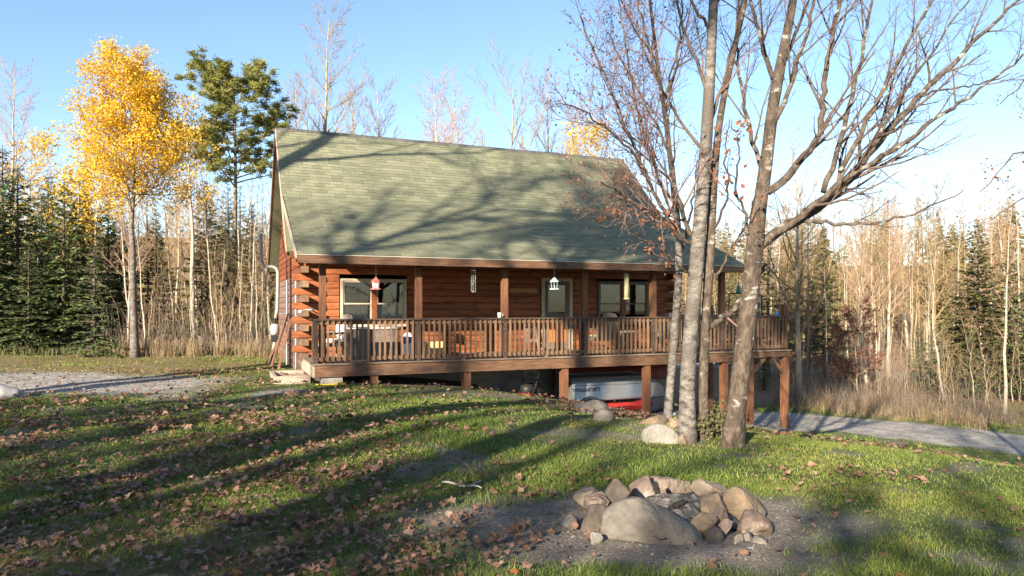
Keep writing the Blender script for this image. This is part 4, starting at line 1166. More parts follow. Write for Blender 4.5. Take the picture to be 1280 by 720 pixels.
ASPENB = [sp_(20, .22, 48, a=.45, tap=.6, up=.10, rr=.4, seg=5, jit=.1), sp_(8, .42, 40, a=.25, up=.1, seg=3, rmin=.006), sp_(4, .45, 40, a=.2, seg=2, rmin=.004)]
OPEN_ = [sp_(17, .42, 38, a=.25, tap=.55, up=.10, rr=.5, seg=7, jit=.08), sp_(10, .40, 38, a=.2, up=.12, seg=4, rmin=.008), sp_(6, .45, 40, a=.2, up=.1, seg=3, rmin=.006, rend=.6)]
POLE = [sp_(14, .15, 52, a=.35, tap=.5, up=.08, rr=.4, seg=4, jit=.12), sp_(6, .45, 42, a=.2, up=.08, seg=3, rmin=.005), sp_(3, .5, 42, seg=2, rmin=.0035)]
SNAG = [sp_(10, .10, 70, a=.2, tap=.4, up=.0, rr=.35, seg=3, jit=.18), sp_(3, .45, 45, seg=2, rmin=.004)]
SAP = [sp_(14, .30, 40, a=.2, tap=.6, up=.10, rr=.5, seg=4), sp_(6, .45, 38, a=.2, up=.08, seg=2, rmin=.0035), sp_(3, .5, 38, seg=2, rmin=.003)]
proto_deciduous('birch_pink_a', 'birch_tree', 11, 11, .14, 'birch_far', 'twig_pink', BIRCH)
proto_deciduous('birch_pink_b', 'birch_tree', 12, 10, .13, 'birch_far', 'twig_pink', BIRCH, lean=.05)
proto_deciduous('tan_a', 'bare_tree', 13, 12, .17, 'trunk_tan', 'twig_tan', OPEN_)
proto_deciduous('tan_b', 'bare_tree', 14, 11, .15, 'trunk_tan', 'twig_tan', BIRCH)
proto_deciduous('pole_a', 'bare_tree', 15, 10, .09, 'birch_far', 'twig_tan', POLE, lean=.03)
proto_deciduous('pole_b', 'bare_tree', 16, 9, .075, 'trunk_tan', 'twig_tan', POLE, lean=.05)
proto_deciduous('pole_c', 'bare_tree', 17, 9.5, .08, 'birch_far', 'twig_tan', POLE, lean=.02, wob=.05)
proto_deciduous('snag', 'bare_tree', 18, 7, .06, 'birch_far', 'twig_tan', SNAG, lean=.08)
proto_deciduous('sapling', 'sapling', 19, 4.5, .035, 'trunk_tan', 'twig_tan', SAP, lean=.08, wob=.05)
proto_deciduous('oak_brown', 'oak_tree', 20, 5.5, .07, 'trunk_tan', 'twig_tan', [sp_(18, .36, 55, a=.15, tap=.5, seg=4), sp_(7, .45, 45, seg=3, rmin=.004), sp_(4, .5, 45, seg=2, rmin=.003)], leaf=('leaf_redbrown', .13, .06, 5, 2, None))
proto_deciduous('aspen_gold', 'aspen_tree', 21, 10.2, .15, 'birch_white', 'twig_tan', [sp_(42, .37, 60, a=.50, b=.99, tap=.70, up=.05, rr=.4, seg=5, jit=.1), sp_(11, .48, 48, a=.12, seg=3, rmin=.004), sp_(6, .5, 50, a=.1, seg=2, rmin=.003)],
                leaf=('leaf_yellow', .085, .13, 9, 2, None), lean=.01)
proto_deciduous('aspen_thin', 'aspen_tree', 22, 9.3, .12, 'birch_far', 'twig_tan', [sp_(26, .2, 55, a=.5, b=.99, tap=.55, up=.05, rr=.4, seg=5), sp_(7, .45, 45, a=.15, seg=3, rmin=.004), sp_(4, .5, 50, seg=2, rmin=.003)],
                leaf=('leaf_olive', .10, .12, 2, 2, None), lean=.02)
proto_deciduous('aspen_low', 'aspen_tree', 23, 7.2, .08, 'birch_far', 'twig_tan', [sp_(24, .30, 58, a=.45, b=.99, tap=.5, up=.05, rr=.4, seg=5), sp_(7, .45, 45, a=.15, seg=3, rmin=.004), sp_(4, .5, 50, seg=2, rmin=.003)],
                leaf=('leaf_yellow', .10, .12, 3, 2, None), lean=.02)

def proto_conifer(key, name, seed, h, rad, m, dens=1.0, a0=.06, gap=.36, barkm='bark_dark', sprig=.30, thin=1.0, shape=.9):
    r = np.random.default_rng(seed)
    e = empty(name, (0, 0, 0)); e['category'] = 'tree'
    MB().tube([(0, 0, -.2), (0, 0, h*.5), (0, 0, h)], [h*.014, h*.009, .01], 7).build('trunk', barkm, e, True)
    limb = MB(); nb = MB(); z = h*a0
    C, U, LN, WD = [], [], [], []
    while z < h-.1:
        f = (h-z)/(h*(1-a0)); Lb = rad*f**shape*r.uniform(.8, 1.15) + .08
        n = max(3, int((5+3*f)*thin))
        ph = r.uniform(0, 6.28)
        for k in range(n):
            a = ph + k*2*math.pi/n + r.uniform(-.3, .3); Lk = Lb*r.uniform(.65, 1.15)
            el = .10 + .5*(1-f) + r.uniform(-.12, .12)
            hd = np.array([math.cos(a), math.sin(a), 0]); m_ = 7
            t = np.linspace(0, 1, m_); P = np.array([0, 0, z+r.uniform(-.1, .1)]) + hd*(Lk*t)[:, None]
            P[:, 2] += Lk*(el*t - (.55*f+.1)*t**2*.9 + .22*t**3)
            limb.tube(P, np.linspace(.012+.012*Lk, .003, m_), 3, cap=False)
            sd = np.array([-hd[1], hd[0], 0])
            ns = max(4, int(Lk/.075*dens))
            tt_ = r.uniform(.12, 1.0, ns)**.85
            pc = np.stack([np.interp(tt_, t, P[:, i]) for i in range(3)], -1)
            sgn = np.where(r.random(ns) < .5, -1, 1)
            out_ = (sd*sgn[:, None])*(.95*(1-tt_*.55))[:, None] + hd*(.55+.6*tt_)[:, None]
            out_[:, 2] += r.normal(-.18, .28, ns)
            out_ /= np.linalg.norm(out_, axis=1)[:, None]
            C.append(pc); U.append(out_); LN.append(sprig*r.uniform(.55, 1.2, ns)*(.6+.5*(1-tt_))*min(1.2, .5+Lk*.45)); WD.append(np.full(ns, .24))
        z += gap*(.5+.6*f)*r.uniform(.8, 1.2)
    C = np.vstack(C); U = np.vstack(U); LN = np.concatenate(LN); WD = np.concatenate(WD); m_ = len(C)
    # leader tuft
    W_ = np.cross(U, r.normal(0, .35, (m_, 3)) + np.array([0, 0, 1])); W_ /= np.linalg.norm(W_, axis=1)[:, None]
    A = C; Bq = C + U*(LN*.45)[:, None] + W_*(LN*WD)[:, None]; Cq = C + U*LN[:, None]; Dq = C + U*(LN*.45)[:, None] - W_*(LN*WD)[:, None]
    Bq[:, 2] -= LN*.06; Dq[:, 2] -= LN*.06
    V = np.stack([A, Bq, Cq, Dq], 1).reshape(-1, 3)
    nb.add(V, np.arange(4*m_).reshape(-1, 4), a=np.repeat(r.uniform(0, 1, m_), 4))
    limb.build('limbs', barkm, e); nb.build('crown', m, e)
    PROTO[key] = e; e['_proto'] = 1
    return e
proto_conifer('spruce_a', 'spruce_tree', 31, 8.2, 2.3, 'needle_dark', 1.7, sprig=.36)
proto_conifer('spruce_b', 'spruce_tree', 32, 7.2, 2.0, 'needle_dark', 1.7, sprig=.36)
proto_conifer('spruce_young', 'spruce_tree', 33, 4.4, 1.45, 'needle_dark', 1.7, a0=.02, gap=.28, sprig=.26)
proto_conifer('fir_warm', 'fir_tree', 34, 9.0, 2.1, 'needle_warm', 1.5, a0=.10, sprig=.36)
proto_conifer('fir_open', 'fir_tree', 35, 9.5, 2.0, 'needle_warm', 1.2, a0=.25, gap=.5, thin=.8, sprig=.38)
proto_conifer('spruce_tall', 'spruce_tree', 36, 10.5, 2.2, 'needle_olive', 1.9, a0=.2, gap=.40, sprig=.40)

def proto_pine(key, seed, h, a=.60):
    r = np.random.default_rng(seed); e = empty('pine_tree', (0, 0, 0)); e['category'] = 'tree'
    P = np.array([(0, 0, -.2), (.05, 0, h*.3), (-.05, .05, h*.6), (.05, 0, h)]); P = resample(P, 12)
    R_ = np.linspace(.17, .03, 12)
    br = []; sprout(r, P, R_, 0, [sp_(40, .40, 74, a=a, tap=.62, up=.06, rr=.45, seg=5, jit=.1), sp_(7, .42, 48, a=.3, up=.08, seg=3, rmin=.008)], br)
    MB().tube(P, R_, 8).build('trunk', 'trunk_tan', e, True)
    skel_mesh(br).build('limbs', 'branch_brown', e, True)
    b = MB(); T = tips(br, 2, r, 3); T = np.vstack([T, tips(br, 1, r, 1)])
    # tufts of needles
    n = 24; m_ = len(T); c = np.repeat(T, n, 0) + r.normal(0, .05, (m_*n, 3))
    d = r.normal(0, 1, (m_*n, 3)); d[:, 2] = np.abs(d[:, 2])*.8 - .2; d /= np.linalg.norm(d, axis=1)[:, None]
    w = np.cross(d, r.normal(0, 1, (m_*n, 3))); w /= np.linalg.norm(w, axis=1)[:, None]
    L_ = r.uniform(.14, .26, m_*n)[:, None]
    V = np.stack([c - w*.010, c + w*.010, c + d*L_ + w*.016, c + d*L_ - w*.016], 1).reshape(-1, 3)
    tint = np.clip(np.repeat(r.uniform(0, 1, m_), n) + r.normal(0, .15, m_*n), 0, 1)
    b.add(V, np.arange(4*m_*n).reshape(-1, 4), a=np.repeat(tint, 4)); b.build('crown', 'needle_pine', e)
    PROTO[key] = e; e['_proto'] = 1
proto_pine('pine', 41, 12.5)
proto_pine('pine_tall', 42, 14, .76)

def place(key, x, y, D=None, top=None, label=None, group=None, rz=None, sc=None, r=random.Random(5), world=None):
    """stand a tree at photo column x: at the depth D, or where pixel (x,y) meets the ground; top = photo row of its tip"""
    if world is not None: wx, wy = world
    elif D is None: g_ = gpix(x, y); wx, wy = g_[0], g_[1]
    else: wx, wy = (x-640)/F*D, D
    z = float(gsurf(wx, wy)); p = PROTO[key]
    if sc is None:
        H = {'trunk': 0}
        h0 = max((v.co.z for v in [c for c in p.children if c.name.startswith('trunk')][0].data.vertices))
        if top is not None: sc = (EYE + (HY-top)/F*wy - z)/h0
        else: sc = r.uniform(.85, 1.15)
    q = copy_tree(p, (wx, wy, z-.03), r.uniform(0, 6.28) if rz is None else rz, sc, label, group)
    if '_proto' in q: del q['_proto']
    return q


ORDW = ['first', 'second', 'third', 'fourth', 'fifth', 'sixth', 'seventh', 'eighth', 'ninth', 'tenth', 'eleventh', 'twelfth', 'thirteenth', 'fourteenth', 'fifteenth', 'sixteenth', 'seventeenth', 'eighteenth', 'nineteenth', 'twentieth']
def number_off(group):
    """say which one: count the trees of a group from the left as the camera sees them"""
    os_ = sorted([o for o in bpy.data.objects if o.get('group') == group and o.parent is None], key=lambda o: o.location.x/o.location.y)
    for i, o in enumerate(os_): o['label'] = o['label'] + ', ' + ORDW[i] + ' from the left'
# ---- left wood, front row first
random.seed(3)
place('aspen_gold', 170, 447, top=88, label='tall aspen with golden yellow crown and white trunk left of the cabin', rz=.4)
place('spruce_young', 118, 446, top=303, label='bushy young green spruce in front of the golden aspen trunk on its left')
place('pine', 293, 0, D=31, top=98, label='tall pine with rounded green top left of the cabin roof')
place('aspen_thin', 243, 0, D=28, top=130, label='thin leafed olive yellow aspen between golden aspen and pine')
place('aspen_low', 92, 0, D=30, top=210, label='low yellow aspen crown just left of the golden aspen trunk')
place('birch_pink_a', 17, 0, D=31, top=92, label='bare pinkish birch with white trunk at the far left edge')
place('aspen_low', 30, 0, D=36, top=180, label='small pale yellow aspen top behind the leftmost bare birch')
g = 'dark spruces in the left wood'
for x, D, top, k in ((-12, 27, 215, 'spruce_a'), (22, 26.5, 205, 'spruce_a'), (52, 29, 240, 'spruce_b'), (80, 27, 222, 'spruce_b'), (104, 31, 200, 'spruce_a'), (135, 30, 240, 'spruce_a'), (-40, 25, 190, 'spruce_a'), (3, 30, 180, 'spruce_b'), (60, 33, 215, 'spruce_a'), (150, 34, 250, 'spruce_b'), (36, 24.6, 300, 'spruce_b')):
    place(k, x, 0, D=D, top=top, label='dark green spruce standing in the dense left wood', group=g)
g = 'green conifers behind the left birch trunks'
for x, D, top, k in ((195, 32, 260, 'fir_warm'), (258, 30, 225, 'fir_warm'), (285, 36, 225, 'fir_open'), (315, 31, 255, 'fir_warm'), (300, 40, 230, 'fir_open')):
    place(k, x, 0, D=D, top=top, label='green conifer seen between thin trunks left of the cabin', group=g)
g = 'thin bare trunks left of the cabin'
rt = random.Random(12)
for i in range(34):
    x = rt.uniform(150, 340); D = rt.uniform(24.5, 36)
    place(rt.choice(['pole_a', 'pole_b', 'pole_c', 'snag', 'pole_a', 'birch_pink_b']), x, 0, D=D, top=rt.uniform(190, 300), label='slender pale bare tree in the thicket left of the cabin', group=g, r=rt)
for i in range(10):
    x = rt.uniform(-5, 130); D = rt.uniform(27, 36)
    place(rt.choice(['pole_a', 'pole_b', 'snag']), x, 0, D=D, top=rt.uniform(190, 280), label='slender bare trunk among the dark spruces at far left', group='bare trunks among the left spruces', r=rt)
place('snag', 181, 445, top=265, label='leaning white birch stem beside the golden aspen trunk', rz=1.0)
for i in range(16):
    x = rt.uniform(185, 338); D = rt.uniform(23.5, 27)
    place('sapling', x, 0, D=D, sc=rt.uniform(.45, .9), label='twiggy bare sapling at the wood edge left of the cabin', group='saplings at the left wood edge', r=rt)
# ---- behind the roof
for x, D, top, k, lab in ((402, 36, 20, 'tan_b', 'tall bare tree with straight trunk rising behind the left of the roof'),
                          (478, 40, 108, 'birch_pink_a', 'pink twigged birch rising behind the roof, next right of the tall bare tree'),
                          (547, 42, 125, 'birch_pink_b', 'pink twigged birch rising behind the middle of the roof ridge'),
                          (576, 46, 118, 'birch_pink_a', 'small pink twigged birch behind the ridge right of its pair'),
                          (638, 38, 105, 'tan_a', 'wide bare grey tree with many upright limbs behind the roof'),
                          (690, 40, 105, 'tan_b', 'bare tree behind the roof left of the front birch crowns'),
                          (366, 40, 115, 'tan_b', 'thin bare tree behind the left end of the ridge'),
                          (724, 52, 168, 'aspen_low', 'small golden aspen top showing above the right end of the ridge'),
                          (440, 50, 110, 'tan_b', 'faint bare tree between two birches behind the left ridge')):
    place(k, x, 0, D=D, top=top, label=lab, r=rt)
for i in range(9):
    place(rt.choice(['tan_b', 'birch_pink_b', 'pole_a']), rt.uniform(350, 790), 0, D=rt.uniform(46, 62), top=rt.uniform(150, 190), label='faint bare crown in the far row behind the roof ridge', group='far bare crowns behind the ridge', r=rt)
# ---- right wood
place('spruce_tall', 1222, 0, D=29, top=278, label='tall pointed spruce standing above the right wood near the edge')
place('tan_b', 1087, 0, D=33, top=225, label='tallest pale bare tree in the wood right of the deck', sc=None)
place('oak_brown', 1072, 0, D=27.5, top=388, label='young oak holding red brown leaves beside the gravel lane')
place('oak_brown', 1045, 0, D=28.5, top=410, label='smaller brown leafed oak behind the deck corner post', rz=2.0)
place('tan_a', 998, 0, D=26, top=180, label='thick pale trunk rising just right of the deck corner post')
place('pole_a', 1256, 0, D=23, top=255, label='slim pale bare tree at the lane edge near the right border')
place('pole_c', 1180, 0, D=26, top=300, label='slim forked bare tree beside the lane left of the tall spruce')
g = 'conifers in the right wood'
for x, D, top, k in ((1010, 34, 268, 'fir_open'), (1030, 38, 285, 'fir_warm'), (960, 36, 285, 'fir_open'), (1195, 31, 345, 'fir_warm'), (1172, 29, 400, 'spruce_young'), (1262, 30, 300, 'fir_warm'), (1285, 27, 330, 'spruce_a'), (1215, 27.5, 410, 'spruce_young'), (1150, 33, 400, 'spruce_young'), (1060, 34, 420, 'spruce_young'), (930, 40, 310, 'fir_warm'), (905, 42, 300, 'fir_open'), (1300, 33, 290, 'fir_open'), (1030, 30, 450, 'spruce_young'), (955, 30, 430, 'fir_warm')):
    place(k, x, 0, D=D, top=top, label='green conifer standing in the sunlit wood right of the deck', group=g, r=rt)
g = 'pale bare trees in the right wood'
for i in range(56):
    x = rt.uniform(870, 1310); D = rt.uniform(27, 44)
    if 1105 < x < 1200 and D < 36: D = rt.uniform(40, 52)
    place(rt.choice(['pole_a', 'pole_b', 'pole_c', 'tan_b', 'birch_pink_b', 'pole_a', 'tan_a']), x, 0, D=D, top=rt.uniform(235, 335), label='pale slender bare tree in the sunlit wood right of the deck', group=g, r=rt)
for i in range(20):
    x = rt.uniform(985, 1300); D = rt.uniform(23.5, 29) + (3 if x < 1050 else 0)
    place('sapling', x, 0, D=D, sc=rt.uniform(.4, .85), label='twiggy bare sapling along the far edge of the gravel lane', group='saplings along the lane', r=rt)

for g_ in ('dark spruces in the left wood', 'green conifers behind the left birch trunks', 'conifers in the right wood', 'bare trunks among the left spruces', 'far bare crowns behind the ridge', 'saplings at the left wood edge', 'saplings along the lane'): number_off(g_)
def by_place(group, stem, zones):
    """split a large group by what its members stand near, then count each share from the left"""
    os_ = sorted([o for o in bpy.data.objects if o.get('group') == group and o.parent is None], key=lambda o: o.location.x/o.location.y)
    n = {}
    for o in os_:
        u = 640 + o.location.x/o.location.y*F
        w = [z for lim, z in zones if u < lim][0]; n[w] = n.get(w, 0) + 1
        o['label'] = stem + ' ' + w + ', ' + ORDW[n[w]-1] + ' from the left'
by_place('pale bare trees in the right wood', 'pale bare tree', ((925, 'behind the front trunks'), (985, 'behind the open deck end'), (1060, 'just right of the deck corner'), (1120, 'around the brown leafed oak'), (1205, 'by the distant lane'), (9999, 'around the tall right spruce')))
by_place('thin bare trunks left of the cabin', 'slender pale bare tree', ((215, 'beside the golden aspen trunk'), (280, 'between golden aspen and pine'), (9999, 'between pine and cabin gable')))
# ---- far woods: one mass behind the individual trees
def far_wood(name, x0, x1, d0, d1, n, seed, h0, h1, m, label, sides_twig=9):
    r = np.random.default_rng(seed); b = MB()
    for i in range(n):
        D = r.uniform(d0, d1); x = (r.uniform(x0, x1)-640)/F*D; z = float(gsurf(x, D)); h = r.uniform(h0, h1)
        P = np.array([[x, D, z-.2], [x+r.normal(0, .15), D, z+h*.5], [x+r.normal(0, .4), D, z+h]])
        b.tube(P, [.0065*h, .004*h, .01], 4, cap=False)
        for k in range(sides_twig*4):
            f = r.uniform(.25, 1); p = P[1]*(2-2*f)+P[2]*(2*f-1) if f > .5 else P[0]*(1-2*f)+P[1]*2*f
            d_ = nrm([r.normal(), r.normal(), r.uniform(.5, 1.6)]); L_ = h*.2*(1.2-f)*r.uniform(.6, 1.3)
            e1 = p+d_*L_*.5; e2 = p+d_*L_+np.array([0, 0, .1*L_])
            b.tube([p, e1, e2], [.022, .014, .006], 3, cap=False)
            for q_ in range(3):
                d2 = nrm(d_+r.normal(0, .6, 3)); b.tube([e1, e1+d2*L_*.55], [.013, .006], 3, cap=False)
    o = b.build(name, m); tag(o, label, 'woods', kind='stuff'); return o
far_wood('far_wood', 860, 1420, 42, 110, 250, 61, 7, 12, 'twig_tan', 'distant sunlit bare woods behind the right hand trees')
far_wood('far_wood', -160, 860, 42, 85, 170, 62, 6, 10.5, 'twig_tan', 'distant bare woods behind the cabin and the left trees')
def far_conifers(name, x0, x1, d0, d1, n, seed, h0, h1, m, label):
    r = np.random.default_rng(seed); b = MB()
    for i in range(n):
        D = r.uniform(d0, d1); x = (r.uniform(x0, x1)-640)/F*D; z = float(gsurf(x, D)); h = r.uniform(h0, h1); w = h*.26
        k = 190; f = r.uniform(.05, 1, k)**.8; a = r.uniform(0, 6.28, k)
        rad = w*(1-f)+.1; c = np.stack([x+rad*.3*np.cos(a), D+rad*.3*np.sin(a), z+h*f], -1)
        d_ = np.stack([np.cos(a), np.sin(a), r.normal(-.25, .2, k)], -1); L_ = (rad*r.uniform(.5, 1.1, k))[:, None]
        wv = np.stack([-np.sin(a), np.cos(a), r.normal(0, .3, k)], -1)*(.16+L_*.12)
        V = np.stack([c, c+d_*L_*.5+wv, c+d_*L_, c+d_*L_*.5-wv], 1).reshape(-1, 3)
        b.add(V, np.arange(4*k).reshape(-1, 4), a=np.repeat(np.clip(r.uniform(0, 1, k), 0, 1), 4))
        b.tube([(x, D, z-.2), (x, D, z+h)], [.012*h, .01], 4, cap=False)
    o = b.build(name, m); tag(o, label, 'woods', kind='stuff'); return o
far_conifers('far_conifers', 860, 1420, 50, 110, 60, 63, 5, 9, 'needle_warm', 'distant conifers scattered through the right hand woods')
far_conifers('far_conifers', -200, 860, 42, 80, 45, 64, 4, 8.5, 'needle_warm', 'distant conifers behind the left wood and the cabin')

# ---- dry grass and brush at the wood edges
def blades(b, X, Y, hgt, wid, r, lean=.35, flop=.5):
    n = len(X); Z = gsurf(X, Y) - .01
    a = r.uniform(0, 6.28, n); la = r.uniform(0, 6.28, n); ln = hgt*lean*r.uniform(.2, 1.4, n)
    w = np.stack([np.cos(a), np.sin(a), 0*a], -1)*(wid/2)[:, None]
    base = np.stack([X, Y, Z], -1); ld = np.stack([np.cos(la), np.sin(la), 0*la], -1)
    mid = base + ld*(ln*.35)[:, None]; mid[:, 2] += hgt*.6
    tip = base + ld*ln[:, None]; tip[:, 2] += hgt*(1 - .25*r.random(n)*flop)
    V = np.stack([base-w, base+w, mid+w*.75, mid-w*.75, tip+w*.12, tip-w*.12], 1).reshape(-1, 3)
    i = np.arange(n)[:, None]*6
    q = np.concatenate([i+np.array([[0, 1, 2, 3]]), i+np.array([[3, 2, 4, 5]])], 1).reshape(-1, 4)
    return V, q
def scatter_blades(name, X, Y, hgt, wid, m, r, label, cat, tint=None, lean=.35):
    b = MB(); V, q = blades(b, X, Y, hgt, wid, r, lean)
    t = r.uniform(0, 1, len(X)) if tint is None else tint
    b.add(V, q, a=np.repeat(t, 6)); o = b.build(name, m); return tag(o, label, cat, kind='stuff')
r = np.random.default_rng(71)
def along(p0, p1, n, sp, clump=60):
    c = r.uniform(0, 1, clump); c = np.repeat(c, n//clump+1)[:n] + r.normal(0, .012, n)
    p0 = np.asarray(p0); p1 = np.asarray(p1); P = p0 + (p1-p0)*c[:, None]
    nrm_ = np.array([-(p1-p0)[1], (p1-p0)[0]]); nrm_ /= np.linalg.norm(nrm_)
    off = np.repeat(r.normal(0, sp, clump), n//clump+1)[:n] + r.normal(0, .12, n)
    return P[:, 0]+nrm_[0]*off, P[:, 1]+nrm_[1]*off
e0 = gpix(1010, 508)[:2]; e1 = gpix(1240, 534)[:2]
X, Y = along(e0, e1, 2300, .65, 110)
scatter_blades('dry_grass', X, Y, r.uniform(.10, .62, 2300)**1.2, np.full(2300, .011), 'dry_grass', r, 'tall dry tan grass along the far side of the gravel lane', 'grass')
X, Y = along((-13.2, 23.2), (-7.2, 24.0), 2600, .5, 90)
scatter_blades('dry_grass', X, Y, r.uniform(.15, .75, 2600), np.full(2600, .012), 'dry_grass', r, 'dry tan weeds along the wood edge left of the cabin', 'grass')
X = r.uniform(-26, -6, 5000); Y = 23.3+.02*r.normal(0, 1, 5000)+r.uniform(0, 2.5, 5000) - .0*X
scatter_blades('undergrowth', X, Y, r.uniform(.08, .35, 5000), np.full(5000, .03), 'shrub_leaf', r, 'low dark undergrowth at the foot of the left wood', 'undergrowth')
X, Y = along(e0+np.array([-.5, 1.2]), e1+np.array([1.5, 1.2]), 2600, 1.2, 160)
scatter_blades('brush', X, Y, r.uniform(.2, 1.1, 2600)**1.2, np.full(2600, .010), 'stem_grey', r, 'brown twiggy brush behind the dry grass along the lane', 'brush', lean=.6)
X, Y = along((-13.5, 24.3), (-5.5, 25), 1500, .7, 110)
scatter_blades('brush', X, Y, r.uniform(.2, 1.2, 1500)**1.2, np.full(1500, .010), 'stem_grey', r, 'brown twiggy brush in the thicket left of the cabin', 'brush', lean=.6)
def thicket(x0, x1, d0, d1, n, clumps, h0, h1, m, label):
    cx = r.uniform(x0, x1, clumps); cd = r.uniform(d0, d1, clumps); j = r.integers(0, clumps, n)
    D_ = cd[j] + r.normal(0, .35, n); X_ = (cx[j]-640)/F*cd[j] + r.normal(0, .35, n)
    scatter_blades('thicket', X_, D_, r.uniform(h0, h1, n)*r.uniform(.4, 1, n), np.full(n, .012), m, r, label, 'thicket', lean=.45)
thicket(140, 345, 24.5, 33, 1500, 220, .5, 3.6, 'stem_grey', 'grey brown tangle of bare stems between the left trunks')
thicket(960, 1300, 26.5, 40, 2200, 340, .5, 3.8, 'stem_grey', 'tan tangle of bare stems between the right trunks')
# shrub by the maple foot
sh = gpix(905, 556); shrub = empty('small_shrub', (sh[0]-.05, sh[1]+.55, float(gsurf(sh[0]-.05, sh[1]+.55))), 0, 'low dark twiggy shrub between the grey maple trunk and the birch pair', 'shrub')
br = []; rs = np.random.default_rng(72)
for i in range(26):
    a = rs.uniform(0, 6.28); P, R_ = grow(rs, (rs.normal(0, .16), rs.normal(0, .10), -.05), (math.cos(a)*.6, math.sin(a)*.6, 1), rs.uniform(.25, .5), .006, 4, .2, .05); br.append((P, R_, 2)); sprout(rs, P, R_, 0, [sp_(6, .5, 40, seg=2, rmin=.0025)], br)
skel_mesh(br).build('stems', 'twig_purple', shrub)
b = MB(); leaf_quads(b, tips(br, 1, rs, 6), .05, rs, .04); b.build('foliage', 'shrub_leaf', shrub)
# ------------------------------------------------------------------ the front trees
def limb(pp, D, dd=0.0, n=None, seed=0):
    """limb through photo points at depth D, drifting by dd metres towards its tip"""
    k = len(pp); P = []
    for i, (x, y) in enumerate(pp): P.append(px(x, y, D + dd*(i/(k-1))**1.3))
    return resample(P, n or max(8, 4*k))
def hero(name, label, cat, base, D, trunk, rad, limbs, barkm, twigm, specs_by, seed, leaves=None, catkins=None):
    r = np.random.default_rng(seed)
    g_ = px(base[0], base[1], D); zg = float(gsurf(g_[0], g_[1]))
    e = empty(name, (g_[0], g_[1], zg), 0, label, cat); off = np.array([g_[0], g_[1], zg])
    T = limb(trunk, D, n=30)
    T[0, 2] = min(T[0, 2], zg-.15)
    d = np.linspace(0, 1, 30); R_ = np.interp(d, np.linspace(0, 1, len(rad)), np.array(rad)*D/F/2)
    R_ *= .78; R_[0] *= 1.3; R_[1] *= 1.1
    # slight irregularity of the stem
    R_ *= 1 + r.normal(0, .02, 30)
    tb = MB(); tb.tube(T-off, R_, 18); tb.build('trunk', barkm, e, True)
    lm = MB(); tw = []
    for pp, w0, w1, dd, spec in limbs:
        P = limb(pp, D, dd); m_ = len(P); P[1:-1] += r.normal(0, .012, (m_-2, 3))
        rr_ = np.linspace(w0*.74, w1*.6, m_)*D/F/2
        lm.tube(P-off, rr_, 8)
        sprout(r, P-off, rr_, 0, specs_by[spec], tw)
    if 'top' in specs_by: sprout(r, T-off, R_, 0, specs_by['top'], tw)
    lm.build('limb', barkm if barkm != 'birch_white' else 'branch_brown', e, True)
    skel_mesh(tw, (6, 5, 4, 3, 3, 3)).build('crown', twigm, e, True)
    if leaves:
        for fn, n, size, mm, nm in leaves:
            Tp = tips(tw, 1, r, 3); W_ = Tp + off; keep = Tp[fn(W_)]
            if len(keep):
                idx = r.integers(0, len(keep), n); b = MB(); leaf_quads(b, keep[idx], size, r, .06, droop=1.2, asp=.75); b.build(nm, mm, e)
    return e
TW = [sp_(3.2, 1.35, 34, rel=False, per_m=True, a=.12, tap=.55, up=.10, rr=.5, seg=5, jit=.09, rmin=.004), sp_(7, .5, 36, a=.15, up=.06, seg=4, rmin=.003, rr=.55), sp_(4, .5, 36, a=.2, seg=2, rmin=.0022)]
TWF = [sp_(4.2, 1.15, 38, rel=False, per_m=True, a=.10, tap=.5, up=.07, rr=.5, seg=5, jit=.11, rmin=.004), sp_(9, .5, 40, a=.12, up=.05, seg=4, rmin=.003, rr=.55), sp_(5, .5, 40, a=.15, seg=2, rmin=.0022)]
TWL = [sp_(2.2, .75, 40, rel=False, per_m=True, a=.15, tap=.5, up=.02, rr=.5, seg=5, jit=.14, rmin=.004), sp_(6, .5, 40, a=.15, up=.0, seg=3, rmin=.003, rr=.55), sp_(3, .5, 40, a=.2, seg=2, rmin=.0022)]
DB = gpix(917, 557)[1]
inpix = lambda x0, x1, y0, y1: (lambda W_: (lambda X, Yp: (X > x0) & (X < x1) & (Yp > y0) & (Yp < y1))(640 + W_[:, 0]/W_[:, 1]*F, HY - (W_[:, 2]-EYE)/W_[:, 1]*F))
